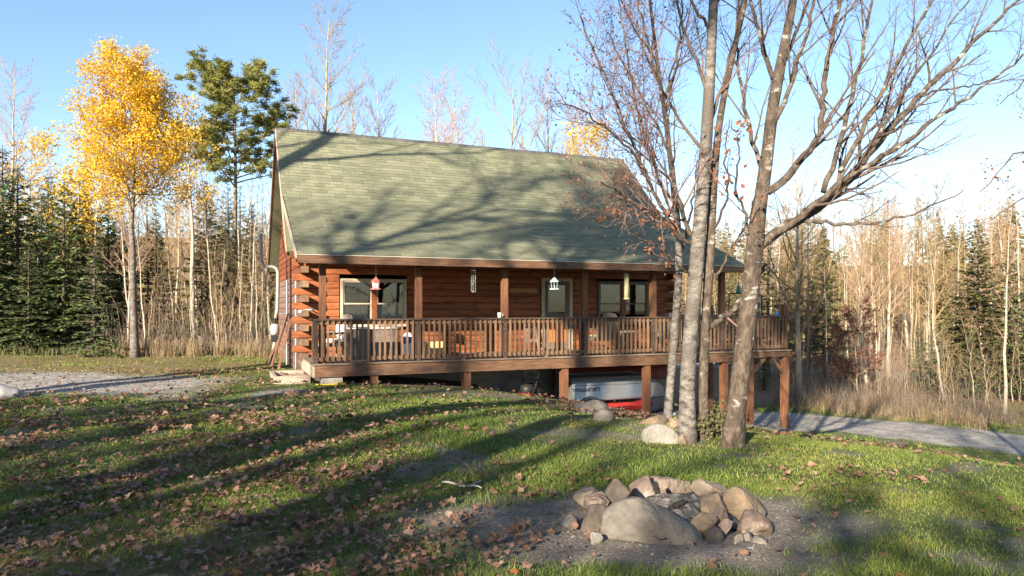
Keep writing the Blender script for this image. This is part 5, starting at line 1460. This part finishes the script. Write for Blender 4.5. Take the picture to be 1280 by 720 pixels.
hero('maple_tree', 'grey barked bare maple, rightmost of the front trees, limbs fanning right', 'tree', (917, 557), DB,
     [(915, 560), (921, 510), (930, 430), (939, 360), (943, 310), (948, 265), (958, 205), (966, 130), (980, 60), (992, 0), (1000, -60), (1006, -130)],
     [32, 29, 28, 27, 27, 22, 19, 18, 15, 12, 9, 6],
     [([(944, 312), (958, 297), (985, 282), (1020, 262), (1062, 222), (1100, 175), (1150, 120), (1205, 65), (1262, 10), (1300, -30)], 19, 4, .8, 'R'),
      ([(962, 296), (1000, 272), (1040, 236), (1075, 212), (1130, 178), (1185, 140), (1240, 100), (1290, 62)], 13, 3, -.6, 'R'),
      ([(1004, 276), (1050, 281), (1095, 279), (1150, 264), (1205, 238)], 7, 2, -.8, 'L'),
      ([(960, 240), (985, 220), (1018, 182), (1030, 150), (1029, 105), (1040, 50), (1052, -10), (1060, -60)], 14, 5, .3, 'R'),
      ([(1029, 240), (1048, 190), (1062, 130), (1078, 60), (1090, 0), (1098, -50)], 10, 4, .9, 'R'),
      ([(1050, 215), (1085, 150), (1125, 70), (1160, 10), (1185, -40)], 9, 4, -.4, 'R'),
      ([(1078, 205), (1120, 130), (1160, 70), (1215, -5)], 7, 3, 1.0, 'R'),
      ([(955, 215), (940, 170), (925, 110), (920, 50), (926, -10)], 8, 3, .9, 'R'),
      ([(968, 100), (952, 55), (940, 15), (930, -40)], 9, 4, -.5, 'R'),
      ([(962, 165), (985, 120), (1002, 60), (1018, 0), (1026, -60)], 9, 4, -.7, 'R'),
      ([(943, 300), (928, 262), (918, 235), (925, 190), (915, 150)], 6, 2, -.5, 'L'),
      ([(975, 90), (1000, 30), (1020, -30)], 8, 3, .5, 'R'),
      ([(1150, 120), (1175, 110), (1215, 108), (1262, 92)], 4, 2, .2, 'L')],
     'bark_maple', 'branch_brown', {'R': TW, 'L': TWL}, 81,
     leaves=[(inpix(905, 1000, 150, 320), 50, .06, 'leaf_brown', 'dead_leaves')])
DA = gpix(862, 555)[1] + .15
hero('birch_tree', 'white barked birch, the thick pale trunk of the front pair', 'tree', (860, 555), DA,
     [(860, 557), (858, 500), (862, 430), (868, 360), (873, 300), (879, 230), (884, 160), (888, 80), (892, 0), (896, -80), (898, -170)],
     [27, 25, 24, 23, 22, 20, 18, 16, 14, 11, 7],
     [([(886, 120), (868, 70), (850, 20), (838, -30)], 7, 3, .6, 'T'), ([(884, 160), (905, 100), (920, 40), (930, -20)], 7, 3, .6, 'T'),
      ([(890, 40), (862, 0), (840, -60)], 6, 3, -.5, 'T'), ([(882, 190), (850, 150), (815, 90), (795, 30)], 6, 2, .8, 'T'), ([(893, 10), (915, -40), (930, -90)], 6, 3, .4, 'T')],
     'birch_white', 'twig_purple', {'T': TW}, 82)
hero('maple_tree', 'dark barked tree with crooked limbs hugging the right side of the white birch', 'tree', (881, 556), DA+.12,
     [(881, 558), (879, 500), (880, 440), (884, 370), (888, 310), (890, 260), (894, 200), (899, 150), (909, 100), (921, 50), (932, 0), (944, -70)],
     [18, 15, 15, 15, 15, 14, 12, 11, 9, 8, 7, 4],
     [([(883, 410), (895, 404), (912, 390), (928, 374), (944, 352), (958, 330)], 11, 6, .5, 'L'),
      ([(888, 318), (872, 303), (861, 288), (850, 258), (842, 225), (838, 190), (832, 140), (818, 80), (802, 20), (790, -40)], 9, 3, -.3, 'F'),
      ([(884, 312), (868, 306), (848, 296), (838, 282), (822, 250), (806, 215), (790, 175), (770, 130), (745, 70), (725, 20)], 8, 3, -.9, 'F'),
      ([(812, 230), (790, 190), (760, 160), (730, 140), (705, 130)], 5, 2, -.9, 'F'),
      ([(845, 262), (822, 225), (800, 150), (785, 80), (775, 10), (768, -40)], 6, 2, .4, 'F'),
      ([(832, 140), (845, 80), (852, 20), (858, -30)], 6, 2, .5, 'F'),
      ([(889, 290), (905, 262), (912, 230), (905, 195), (912, 150)], 5, 2, -.6, 'L'),
      ([(838, 285), (815, 265), (790, 250), (765, 235), (745, 225)], 4.5, 2, -1.0, 'F'),
      ([(884, 352), (872, 345), (855, 338), (838, 320), (822, 308), (800, 300), (780, 285)], 5, 2, -.8, 'L'),
      ([(897, 350), (905, 325), (925, 295), (938, 270), (945, 240)], 5, 2, -.8, 'L')],
     'bark_maple', 'twig_purple', {'F': TWF, 'L': TWL}, 83,
     leaves=[(inpix(800, 870, 270, 430), 55, .065, 'leaf_brown', 'dead_leaves'), (inpix(880, 960, 160, 340), 50, .06, 'leaf_brown', 'dead_leaves'), (inpix(690, 830, -50, 320), 1000, .034, 'leaf_brown', 'catkins')])
DC = DA + 1.6
hero('birch_tree', 'slender white birch stem left of the two thick front trunks', 'tree', (836, 520), DC,
     [(834, 526), (838, 480), (843, 420), (847, 370), (850, 320), (846, 270), (838, 200), (828, 120), (818, 50), (810, -20), (804, -90)],
     [13, 13, 13, 12, 12, 9, 7, 6, 5, 4, 3],
     [([(848, 330), (858, 290), (866, 250), (872, 200)], 6, 2, .4, 'T'), ([(846, 275), (822, 225), (802, 170), (790, 100)], 5, 2, .5, 'F'),
      ([(836, 190), (812, 140), (786, 90), (760, 40)], 5, 2, .7, 'F'), ([(842, 230), (800, 190), (765, 165), (735, 150)], 4, 2, -.6, 'F'), ([(830, 130), (845, 70), (860, 10)], 4, 2, .3, 'F'),
      ([(822, 80), (790, 30), (765, -20)], 4, 2, .3, 'F'), ([(846, 280), (812, 262), (780, 255), (752, 262), (730, 268)], 4, 2, -.8, 'F')],
     'birch_white', 'twig_purple', {'T': TW, 'F': TWF}, 84,
     leaves=[(inpix(720, 880, 0, 330), 1000, .034, 'leaf_brown', 'catkins'), (inpix(700, 870, 260, 420), 50, .06, 'leaf_brown', 'dead_leaves')])
# tree just out of frame at the right, its twigs hang in from the border
hero('birch_tree', 'drooping birch twigs reaching in from the right picture border', 'tree', (1480, 600), 8.5,
     [(1480, 700), (1478, 450), (1470, 250), (1462, 60), (1458, -200)], [20, 18, 16, 13, 8],
     [([(1468, 260), (1400, 190), (1330, 165), (1270, 190), (1225, 240)], 8, 2, -.3, 'F'), ([(1466, 180), (1400, 100), (1340, 80), (1285, 95), (1250, 130)], 7, 2, .5, 'F'),
      ([(1470, 300), (1400, 240), (1330, 225), (1275, 250), (1240, 275)], 6, 2, -.4, 'F'), ([(1462, 60), (1400, -20), (1340, -60)], 7, 2, .4, 'F')],
     'birch_white', 'twig_purple', {'F': TWL}, 85, leaves=[(inpix(1200, 1400, 0, 320), 320, .034, 'leaf_brown', 'catkins')])

# ------------------------------------------------------------------ trees behind the camera that shade the lawn and the roof
rt = random.Random(77)
proto_deciduous('shade_tree', 'bare_tree', 24, 14, .24, 'trunk_tan', 'branch_brown', [sp_(11, .36, 44, a=.4, tap=.5, up=.07, rr=.5, seg=7, jit=.10), sp_(8, .42, 42, a=.2, up=.08, seg=4, rmin=.012), sp_(6, .5, 42, a=.2, seg=2, rmin=.008)], wob=.06)
proto_deciduous('shade_tree_b', 'bare_tree', 25, 13, .20, 'trunk_tan', 'branch_brown', [sp_(11, .36, 46, a=.4, tap=.5, up=.07, rr=.55, seg=7, jit=.12), sp_(8, .42, 42, a=.2, up=.08, seg=4, rmin=.012), sp_(6, .5, 42, a=.2, seg=2, rmin=.008)], wob=.06)
for i, (x, y, s_) in enumerate(((-11.3, 9.0, 1.5), (-12.9, 8.0, 1.4), (-18.5, -18.0, 1.6), (-12.8, -18.5, 1.6), (-15.6, -20.0, 1.65), (-21.8, -19.5, 1.6))):
    place('shade_tree' if i % 2 == 0 else 'shade_tree_b', 0, 0, world=(x, y), sc=s_, rz=i*1.3, label='bare broadleaf tree out of view beside or behind the camera shading the roof', group='bare trees out of view', r=rt)
for i in range(19):
    x = -17 + i*1.2; h = np.interp(x, [-17, -14, -11.5, -7.4, -4.5, -1.5, 1, 5], [6.6, 6.4, 5.9, 4.9, 4.3, 3.9, 3.6, 3.4])*rt.uniform(.95, 1.15) + 4.5
    place('spruce_a', 0, 0, world=(x-5.4, -13.5 + rt.uniform(-.7, .7)), sc=(h/8.2*1.0, h/8.2*1.0, h/8.2), label='spruce in the row out of view behind the camera', group='spruces behind the camera', r=rt)
place('pine_tall', 0, 0, world=(-14.2, -19.5), sc=1.62, label='tall pine out of view behind the camera shading the lower right roof')
proto_deciduous('shade_high', 'bare_tree', 27, 14, .34, 'trunk_tan', 'branch_brown', [sp_(13, .42, 46, a=.62, tap=.5, up=.05, rr=.70, seg=7, jit=.10), sp_(9, .45, 42, a=.2, up=.06, seg=4, rmin=.022, rr=.6), sp_(7, .5, 42, a=.2, seg=2, rmin=.015)], wob=.05)
for i, (x, y, s_) in enumerate(((-13.6, -5.6, 1.25), (-10.3, -5.7, 1.22), (-7.0, -5.2, 1.25), (-8.6, -4.2, 1.1))):
    place('shade_high', 0, 0, world=(x, y), sc=s_, rz=i*1.7, label='high crowned bare tree out of view behind the camera shading the roof', group='high crowned trees out of view', r=rt)
for i, (x, y, s_, k) in enumerate(((1.2, -8.5, 1.1, 'tan_a'), (2.6, -9.5, 1.1, 'tan_b'), (4.1, -8.0, 1.1, 'tan_a'), (-.4, -9.5, 1.1, 'tan_b'), (5.7, -9.5, 1.1, 'tan_a'), (-1.6, -8.6, 1.0, 'tan_a'), (7.5, -8.0, 1.0, 'tan_b'))):
    place(k, 0, 0, world=(x, y), sc=s_, label='slim bare tree out of view behind the camera striping the right lawn', group='slim trees behind the camera', r=rt)
for k, p in PROTO.items():
    for c in list(p.children): bpy.data.objects.remove(c)
    bpy.data.objects.remove(p)

# ------------------------------------------------------------------ stones
import bmesh
def rock_mesh(seed, dims, rough=.12, cuts=5, sub=4, flat=.0):
    r = np.random.default_rng(seed)
    bm = bmesh.new(); bmesh.ops.create_icosphere(bm, subdivisions=sub, radius=1.0)
    co = np.array([v.co[:] for v in bm.verts])
    for k in range(cuts):          # planar facets
        n = nrm(r.normal(0, 1, 3)); d = r.uniform(.48, .82); e = co@n - d
        co -= np.outer(np.clip(e, 0, None)*.94, n)
    o = r.uniform(0, 50, 3)
    u = co + o
    n1 = fbm(u[:, 0]*1.6+u[:, 2]*.9, u[:, 1]*1.6-u[:, 2]*.7, seed, 4) + fbm(u[:, 2]*1.7, u[:, 0]*1.3+u[:, 1]*.8, seed+5, 4) - 1
    n2 = fbm(u[:, 0]*5+u[:, 2]*3, u[:, 1]*5-u[:, 2]*2, seed+9, 3) - .5
    n3 = np.abs(fbm(u[:, 0]*2.6+u[:, 2]*1.7, u[:, 1]*2.6+u[:, 2]*2.1, seed+13, 4)-.5)
    co *= (1 + rough*1.7*n1 + rough*.7*n2 - rough*.9*np.clip(.10-n3, 0, 1)*8*.5)[:, None]
    co *= np.asarray(dims)/2
    for v, c in zip(bm.verts, co): v.co = c
    me = bpy.data.meshes.new('stone'); bm.to_mesh(me); bm.free()
    me.polygons.foreach_set('use_smooth', np.ones(len(me.polygons), bool))
    return me
def rock_px(name, x0, x1, y0, y1, D, m, seed, parent=None, depth=.9, rot=(0, 0, 0), rough=.12, cuts=5, off=None, bury=.12, sub=4):
    w = (x1-x0)/F*D; h = (y1-y0)/F*D
    c = px((x0+x1)/2, (y0+y1)/2, D); c[2] -= h*bury/2
    me = rock_mesh(seed, (w*1.04, w*depth, h*(1+bury)*1.04), rough, cuts, sub)
    o = obj(name, me, m, parent); o.rotation_euler = rot
    o.location = c if off is None else c-off
    return o
pz = float(gsurf(*PIT))
pit = empty('fire_pit', (PIT[0], PIT[1], pz), 0, 'ring of rough field stones around a cold ash fire pit on the lawn', 'fire pit')
po = np.array([PIT[0], PIT[1], pz])
STN = [  # x0,x1,y0,y1,D,mat,depth,rotz,rough,cuts
    (717, 757, 602, 634, 5.75, 'rock_pink', .9, .2, .12, 6), (724, 766, 611, 640, 5.45, 'rock_red', .9, .3, .12, 7), (752, 788, 594, 634, 5.55, 'rock_dark', .8, -.3, .16, 8),
    (784, 822, 590, 632, 6.05, 'rock_red', .8, .1, .12, 6), (804, 868, 590, 622, 6.25, 'rock_pink', .55, .0, .10, 6), (864, 908, 595, 622, 6.15, 'rock_pink', .7, -.2, .10, 6),
    (897, 958, 602, 648, 5.65, 'rock_tan', .8, .3, .10, 4), (874, 912, 613, 646, 5.5, 'rock_tan', .8, .0, .10, 4), (863, 900, 641, 668, 5.1, 'rock_tan', .8, .0, .08, 3),
    (886, 912, 635, 660, 5.2, 'rock_red', .8, .4, .12, 6), (910, 963, 638, 671, 5.2, 'rock_red', .7, -.1, .13, 7), (720, 762, 630, 668, 5.15, 'rock_dark', .8, .2, .26, 8),
    (700, 726, 641, 662, 5.2, 'rock_grey', .9, .0, .14, 6), (736, 754, 664, 679, 4.85, 'rock_pale', .9, .3, .12, 6), (879, 906, 658, 680, 4.95, 'rock_dark', .8, .2, .15, 7),
    (900, 918, 648, 665, 5.05, 'rock_red', .8, .5, .15, 6), (914, 930, 666, 681, 4.95, 'rock_grey', .9, .1, .14, 6), (928, 944, 664, 677, 5.0, 'rock_grey', .9, .7, .14, 6), (940, 962, 668, 682, 4.95, 'rock_grey', .9, .2, .14, 6)]
for i, (x0, x1, y0, y1, D, m, dp, rz, rg, ct) in enumerate(STN):
    rock_px('stone', x0, x1, y0, y1, D, m, 200+i, pit, dp, (.05*(i % 3-1), .06*(i % 4-1.5), rz), rg*.9, ct+4, po, bury=.28)
bo = rock_px('stone', 752, 842, 623, 686, 5.0, 'rock_grey', 231, pit, .85, (0, .10, .0), .075, 3, po, bury=.15, sub=5)
bo['label'] = 'largest smooth grey boulder at the front of the ring'
# its lower right shoulder belongs to the same boulder: widen the mesh towards +x
me = bo.data; co = np.array([v.co[:] for v in me.vertices]); hx = co[:, 0].max()
k = sstep(-.1, 1.0, co[:, 0]/hx); co[:, 0] += k*.21; co[:, 2] *= (1 - .36*k); co[:, 2] -= k*.055
co[:, 2] -= .035*np.exp(-((co[:, 0]-.14)/.05)**2)*(co[:, 2] > 0)*np.exp(-((co[:, 1]+.12)/.12)**2)
me.vertices.foreach_set('co', co.astype(np.float32).ravel()); me.update()
# ash bed and charred wood
n = 40; rs = np.random.default_rng(90); V = []; xs = np.linspace(-.40, .42, n); ys = np.linspace(-.30, .42, n)
XX, YY = np.meshgrid(xs, ys); q = np.hypot(XX/.42, (YY-.05)/.38)
ZZ = .03 + .13*np.clip(1-q**2, -.4, 1)*(.75+.5*YY/.4) + (fbm(XX*14, YY*14, 5, 4)-.5)*.075
MB().add(np.stack([XX+.07, YY+.02, ZZ], -1).reshape(-1, 3), [(i*n+j, i*n+j+1, i*n+n+j+1, i*n+n+j) for i in range(n-1) for j in range(n-1)]).build('ash_bed', 'ash', pit, True)
for i, (x, y, x2, y2, D, w) in enumerate(((819, 603, 823, 624, 5.75, 7), (864, 618, 845, 622, 5.7, 6), (836, 636, 856, 626, 5.45, 8))):
    P = resample([px(x, y, D)-po, px((x+x2)/2+1, (y+y2)/2, D+.03)-po, px(x2, y2, D+.06)-po], 7)
    MB().tube(P, np.array([.7, 1, .9, 1.1, 1, .95, .7])*w/F*D/2, 8).build('charred_stick', 'char', pit)
# boulders near the trees and posts, and a covered heap at the left border
def boulder(x0, x1, y0, y1, D, m, seed, label, depth=.8, rot=(0, 0, 0), rough=.11, cuts=4, name='boulder'):
    o = rock_px(name, x0, x1, y0, y1, D, m, seed, None, depth, rot, rough, cuts, bury=.3); return tag(o, label, 'boulder' if name == 'boulder' else 'rock')
Dg = lambda x, y: gpix(x, y)[1]
boulder(802, 849, 531, 556, Dg(825, 555)+.1, 'rock_pale', 301, 'smooth pale boulder lying in front of the slender birch foot', .7, (0, .22, 0), .07, 3)
boulder(796, 836, 517, 537, Dg(815, 540)+.9, 'rock_tan', 302, 'mossy tan boulder behind the smooth pale one', .7, (0, 0, .2), .13, 6)
boulder(828, 852, 520, 546, Dg(840, 546)+.7, 'rock_tan', 303, 'lichen covered stone wedged against the white birch trunk', .8, (0, .1, .3), .13, 6)
boulder(714, 764, 499, 521, Dg(742, 519)+.4, 'rock_grey', 304, 'grey blue angular boulder beside the deck post near the boat', .7, (0, .15, .1), .14, 7)
boulder(742, 775, 512, 531, Dg(758, 530)+.4, 'rock_grey', 305, 'half buried grey stone below the angular boulder by the boat', .8, (0, .2, .3), .14, 6)
boulder(845, 864, 543, 556, Dg(854, 556)+.1, 'rock_tan', 306, 'small stone at the foot of the white birch', .9, (0, 0, .1), .12, 5)
boulder(-30, 28, 475, 500, Dg(5, 500)+.3, 'tarp', 307, 'pale grey boulder at the left picture border beside the gravel drive', .8, (0, .12, 0), .12, 6)

# ------------------------------------------------------------------ lawn
r = np.random.default_rng(101)
def lawn_points(n, d0, d1):
    # even over the visible wedge of ground between distances d0 and d1
    D = np.sqrt(r.uniform(d0**2, d1**2, n)); X = r.uniform(-.80, .80, n)*D; return X, D
def keep_mask(X, Y, thr=1.0):
    dm, gm, lm = masks(X, Y)
    s, t = to_st(X, Y)
    k = (1-dm)**1.4*(1-gm)**1.6*(1 - .75*lm)
    k *= ~((t > -.02) & (s > -.05) & (s < 11) & (t < 9.8)); k *= ~((np.hypot((X-PIT[0])/.85, (Y-PIT[1])/.72) < 1))
    patch = fbm(X*.9, Y*.9, 44, 3)
    k *= .28 + .9*sstep(.34, .60, patch)
    return r.random(len(X)) < k, patch
hx_, wx_, X_, Y_, T_ = [], [], [], [], []
for n, d0, d1, h, w in ((150000, 4.0, 6.6, .050, .0048), (150000, 6.6, 10.5, .055, .008), (110000, 10.5, 17, .046, .013), (60000, 17, 26, .055, .026)):
    X, Y = lawn_points(n, d0, d1); k, patch = keep_mask(X, Y); X, Y, patch = X[k], Y[k], patch[k]
    X_.append(X); Y_.append(Y); lush = sstep(.35, .65, fbm(X*.55, Y*.55, 45, 3))
    hx_.append(h*r.uniform(.45, 1.35, len(X))*(.65+.6*lush)); wx_.append(np.full(len(X), w)*r.uniform(.7, 1.3, len(X)))
    T_.append(np.clip(r.beta(2, 2.6, len(X))*.75 + .22*(1-lush) + (r.random(len(X)) < .10)*.4, 0, 1))
X, Y = np.concatenate(X_), np.concatenate(Y_)
scatter_blades('lawn_grass', X, Y, np.concatenate(hx_), np.concatenate(wx_), 'grass_blade', r, 'short green lawn grass covering the yard', 'grass', np.concatenate(T_), lean=.8)

# ------------------------------------------------------------------ fallen leaves
def leaf_outline(seed):
    q = np.random.default_rng(seed)
    ang = []; rad = []
    for a, L_ in ((-90, .42), (-62, .56), (-45, .50), (-18, .80), (2, .62), (28, .88), (52, .62), (72, .76), (90, 1.0), (108, .76), (128, .62), (152, .88), (178, .62), (198, .80), (225, .50), (242, .56)):
        ang.append(math.radians(a+q.normal(0, 3))); rad.append(L_*q.uniform(.8, 1.12))
    return np.stack([np.array(rad)*np.cos(ang), np.array(rad)*np.sin(ang)], -1)
def leaf_geo(seed, size):
    q = np.random.default_rng(seed); O = leaf_outline(seed)*size
    n = len(O); curl = q.uniform(1.5, 4.0)*(1 if q.random() < .75 else -1); ax = q.uniform(0, 3.14); f2 = q.uniform(0, 6.28)
    I = O*.45; P = np.vstack([[[0, 0]], I, O])
    d = P@np.array([math.cos(ax), math.sin(ax)]); rr_ = np.hypot(P[:, 0], P[:, 1])
    z = curl*d**2*.17/size + .07*rr_*np.sin(3*np.arctan2(P[:, 1], P[:, 0])+f2) + q.normal(0, .012*1, len(P))*size*2
    V = np.column_stack([P, z - z.min()])
    t = [(0, 1+i, 1+(i+1) % n) for i in range(n)]; qd = [(1+i, 1+n+i, 1+n+(i+1) % n, 1+(i+1) % n) for i in range(n)]
    return V, qd, t
def leaf_density(X, Y):
    """leaf cover 0..1 over the lawn"""
    X = np.asarray(X, float); Y = np.asarray(Y, float)
    u = 640 + X/Y*F; v = HY + (EYE - gsurf(X, Y))/Y*F
    a = fbm(X*1.3, Y*1.3, 51, 4); b_ = fbm(X*3.2, Y*3.2, 52, 3)
    heap = sstep(.44, .66, .6*a + .4*b_)
    corner = 1 - sstep(180, 520, np.hypot((u-130)*.75, (v-720)*1.35))
    mid = (1 - sstep(60, 330, np.hypot((u-420)*.6, (v-610)*1.5)))*.30
    s, t = to_st(X, Y)
    drift = (1 - sstep(.3, 1.25, np.hypot((s-6.5)/2.6, (t+2.6)/2.9)))*.9
    rightb = (1 - sstep(60, 210, np.hypot((u-1060)*.6, (v-560)*2.2)))*.45
    d = .008 + 1.6*corner*(.30+.9*heap) + mid*heap + 2.6*drift*(.4+.6*heap) + rightb*heap + .06*sstep(.5, .7, a)
    dm, gm, lm = masks(X, Y)
    return np.clip(d*(1-.85*gm), 0, 2.2)
lv_pts = []
r = np.random.default_rng(131)
n = 90000; D = np.sqrt(r.uniform(4.0**2, 17.5**2, n)); X = r.uniform(-.78, .78, n)*D
k = r.random(n) < leaf_density(X, D)*np.interp(D, [4, 8, 12, 17.5], [.9, .36, .16, .16]); X, D = X[k], D[k]
s, t = to_st(X, D); k = ~((t > .3) & (s > -.1) & (s < 11)) & (np.hypot((X-PIT[0])/.8, (D-PIT[1])/.72) > 1)
X, D = X[k], D[k]; Z = gsurf(X, D)
size = r.uniform(.018, .046, len(X))*np.where(r.random(len(X)) < .15, 1.35, 1.0)
order = np.argsort(D)     # the nearest 300 are leaves of their own
GEO = [leaf_geo(400+i, 1.0) for i in range(10)]
near_me = {}
for i in range(10):
    V, qd, tr = GEO[i]
    for m in ('fallen_a', 'fallen_b', 'fallen_c'):
        b = MB(); b.add(V, qd, tr); me = b.mesh('fallen_leaf', False); me.materials.append(M[m]); near_me[(i, m)] = me
LAB = {'fallen_a': 'dark brown fallen leaf lying on the near lawn', 'fallen_b': 'pale pinkish brown fallen leaf lying on the near lawn', 'fallen_c': 'orange fallen leaf lying on the near lawn'}
pick = [i for i in order if abs(X[i]/D[i]) < .72][:300]; pick_set = set(pick)
for i in pick:
    m = r.choice(['fallen_a', 'fallen_b', 'fallen_c'], p=[.56, .34, .10])
    o = bpy.data.objects.new('fallen_leaf', near_me[(int(r.integers(10)), m)]); COL.objects.link(o)
    o.location = (X[i], D[i], Z[i]+.012+r.uniform(0, .02)); s_ = size[i]; o.scale = (s_, s_, s_*r.uniform(.7, 1.6))
    o.rotation_euler = (r.normal(0, .3), r.normal(0, .3), r.uniform(0, 6.28))
    tag(o, LAB[m], 'leaf', {'fallen_a': 'dark leaves on the near lawn', 'fallen_b': 'pale leaves on the near lawn', 'fallen_c': 'orange leaves on the near lawn'}[m])
b = MB()
for i in order:
    if i in pick_set: continue
    V, qd, tr = GEO[int(r.integers(10))]
    a, bx_, by_ = r.uniform(0, 6.28), r.normal(0, .35), r.normal(0, .35)
    Rm = np.array(Matrix.Rotation(a, 3, 'Z') @ Matrix.Rotation(bx_, 3, 'X') @ Matrix.Rotation(by_, 3, 'Y'))
    v = (V*size[i]*(1.0 if D[i] < 9 else 1.25)*np.array([1, 1, r.uniform(.7, 1.8)]))@Rm.T + np.array([X[i], D[i], Z[i]+.024+r.uniform(0, .025) + .035*(D[i] > 9)])
    if D[i] > 9: b.add(v[[0, 17, 20, 22, 25, 28, 30]], None, [(0, 1, 2), (0, 2, 3), (0, 3, 4), (0, 4, 5), (0, 5, 6), (0, 6, 1)], a=r.uniform(0, 1))
    else: b.add(v, qd, tr, a=r.uniform(0, 1))
tag(b.build('fallen_leaves', 'fallen'), 'scattered dry fallen leaves over the rest of the yard', 'leaves', kind='stuff')
# fallen stick on the lawn
p = gpix(579, 611); e = empty('fallen_stick', tuple(p), 0, 'thin pale fallen stick on the lawn left of the fire pit', 'stick')
q = resample([px(553, 607, p[1]+.12)-p, px(575, 610, p[1])-p, px(592, 611, p[1]-.02)-p, px(602, 617, p[1]-.12)-p], 10); q[:, 2] = .03 + .01*np.sin(np.arange(10)) + gsurf(q[:, 0]+p[0], q[:, 1]+p[1]) - p[2]
MB().tube(q, np.linspace(.012, .007, 10), 6).build('stem', 'stick', e, True)
MB().tube([q[6], q[6]+np.array([.05, .05, .02]), q[6]+np.array([.10, .07, .03])], [.006, .005, .003], 5).build('side_twig', 'stick', e)
# pebbles on the bare soil
n = 900; r = np.random.default_rng(141); X = PIT[0] + r.normal(-.2, 1.0, n); Y = PIT[1] + r.normal(-.1, .55, n); dm, gm, lm = masks(X, Y)
k = (dm > .4) & (np.hypot((X-PIT[0])/.8, (Y-PIT[1])/.7) > 1) & (Y > 3.9); X, Y = X[k], Y[k]
b = MB(); ico = [(0,0,1),(.894,0,.447),(.276,.851,.447),(-.724,.526,.447),(-.724,-.526,.447),(.276,-.851,.447)]
for x, y in zip(X, Y):
    s_ = r.uniform(.005, .014); v = np.array(ico)*s_*r.uniform(.7, 1.3, (1, 3)) + np.array([x, y, float(gsurf(x, y))-.002]); v += r.normal(0, s_*.15, v.shape)
    b.add(v, None, [(0,1,2),(0,2,3),(0,3,4),(0,4,5),(0,5,1)])
tag(b.build('pebbles', 'rock_pale'), 'small pale pebbles and chips on the bare soil round the pit', 'pebbles', kind='stuff')

# loose stones on the gravel lanes
r = np.random.default_rng(151); b = MB(); n = 2600
X = np.concatenate([r.uniform(4, 16, n), r.uniform(-14, -4, n)]); Y = np.concatenate([r.uniform(16.5, 25, n), r.uniform(12.5, 18, n)])
dm, gm, lm = masks(X, Y); k = (gm > .25) & (np.abs(X/Y) < .8); X, Y = X[k], Y[k]; Z = gsurf(X, Y)
for x, y, z in zip(X, Y, Z):
    s_ = r.uniform(.010, .028)*(1.6 if r.random() < .05 else 1); v = np.array(ico)*s_*r.uniform(.6, 1.3, (1, 3)) + np.array([x, y, z-.003]); v += r.normal(0, s_*.15, v.shape)
    b.add(v, None, [(0,1,2),(0,2,3),(0,3,4),(0,4,5),(0,5,1)])
tag(b.build('loose_gravel', 'rock_grey'), 'loose stones scattered over the gravel lanes', 'gravel', kind='stuff')
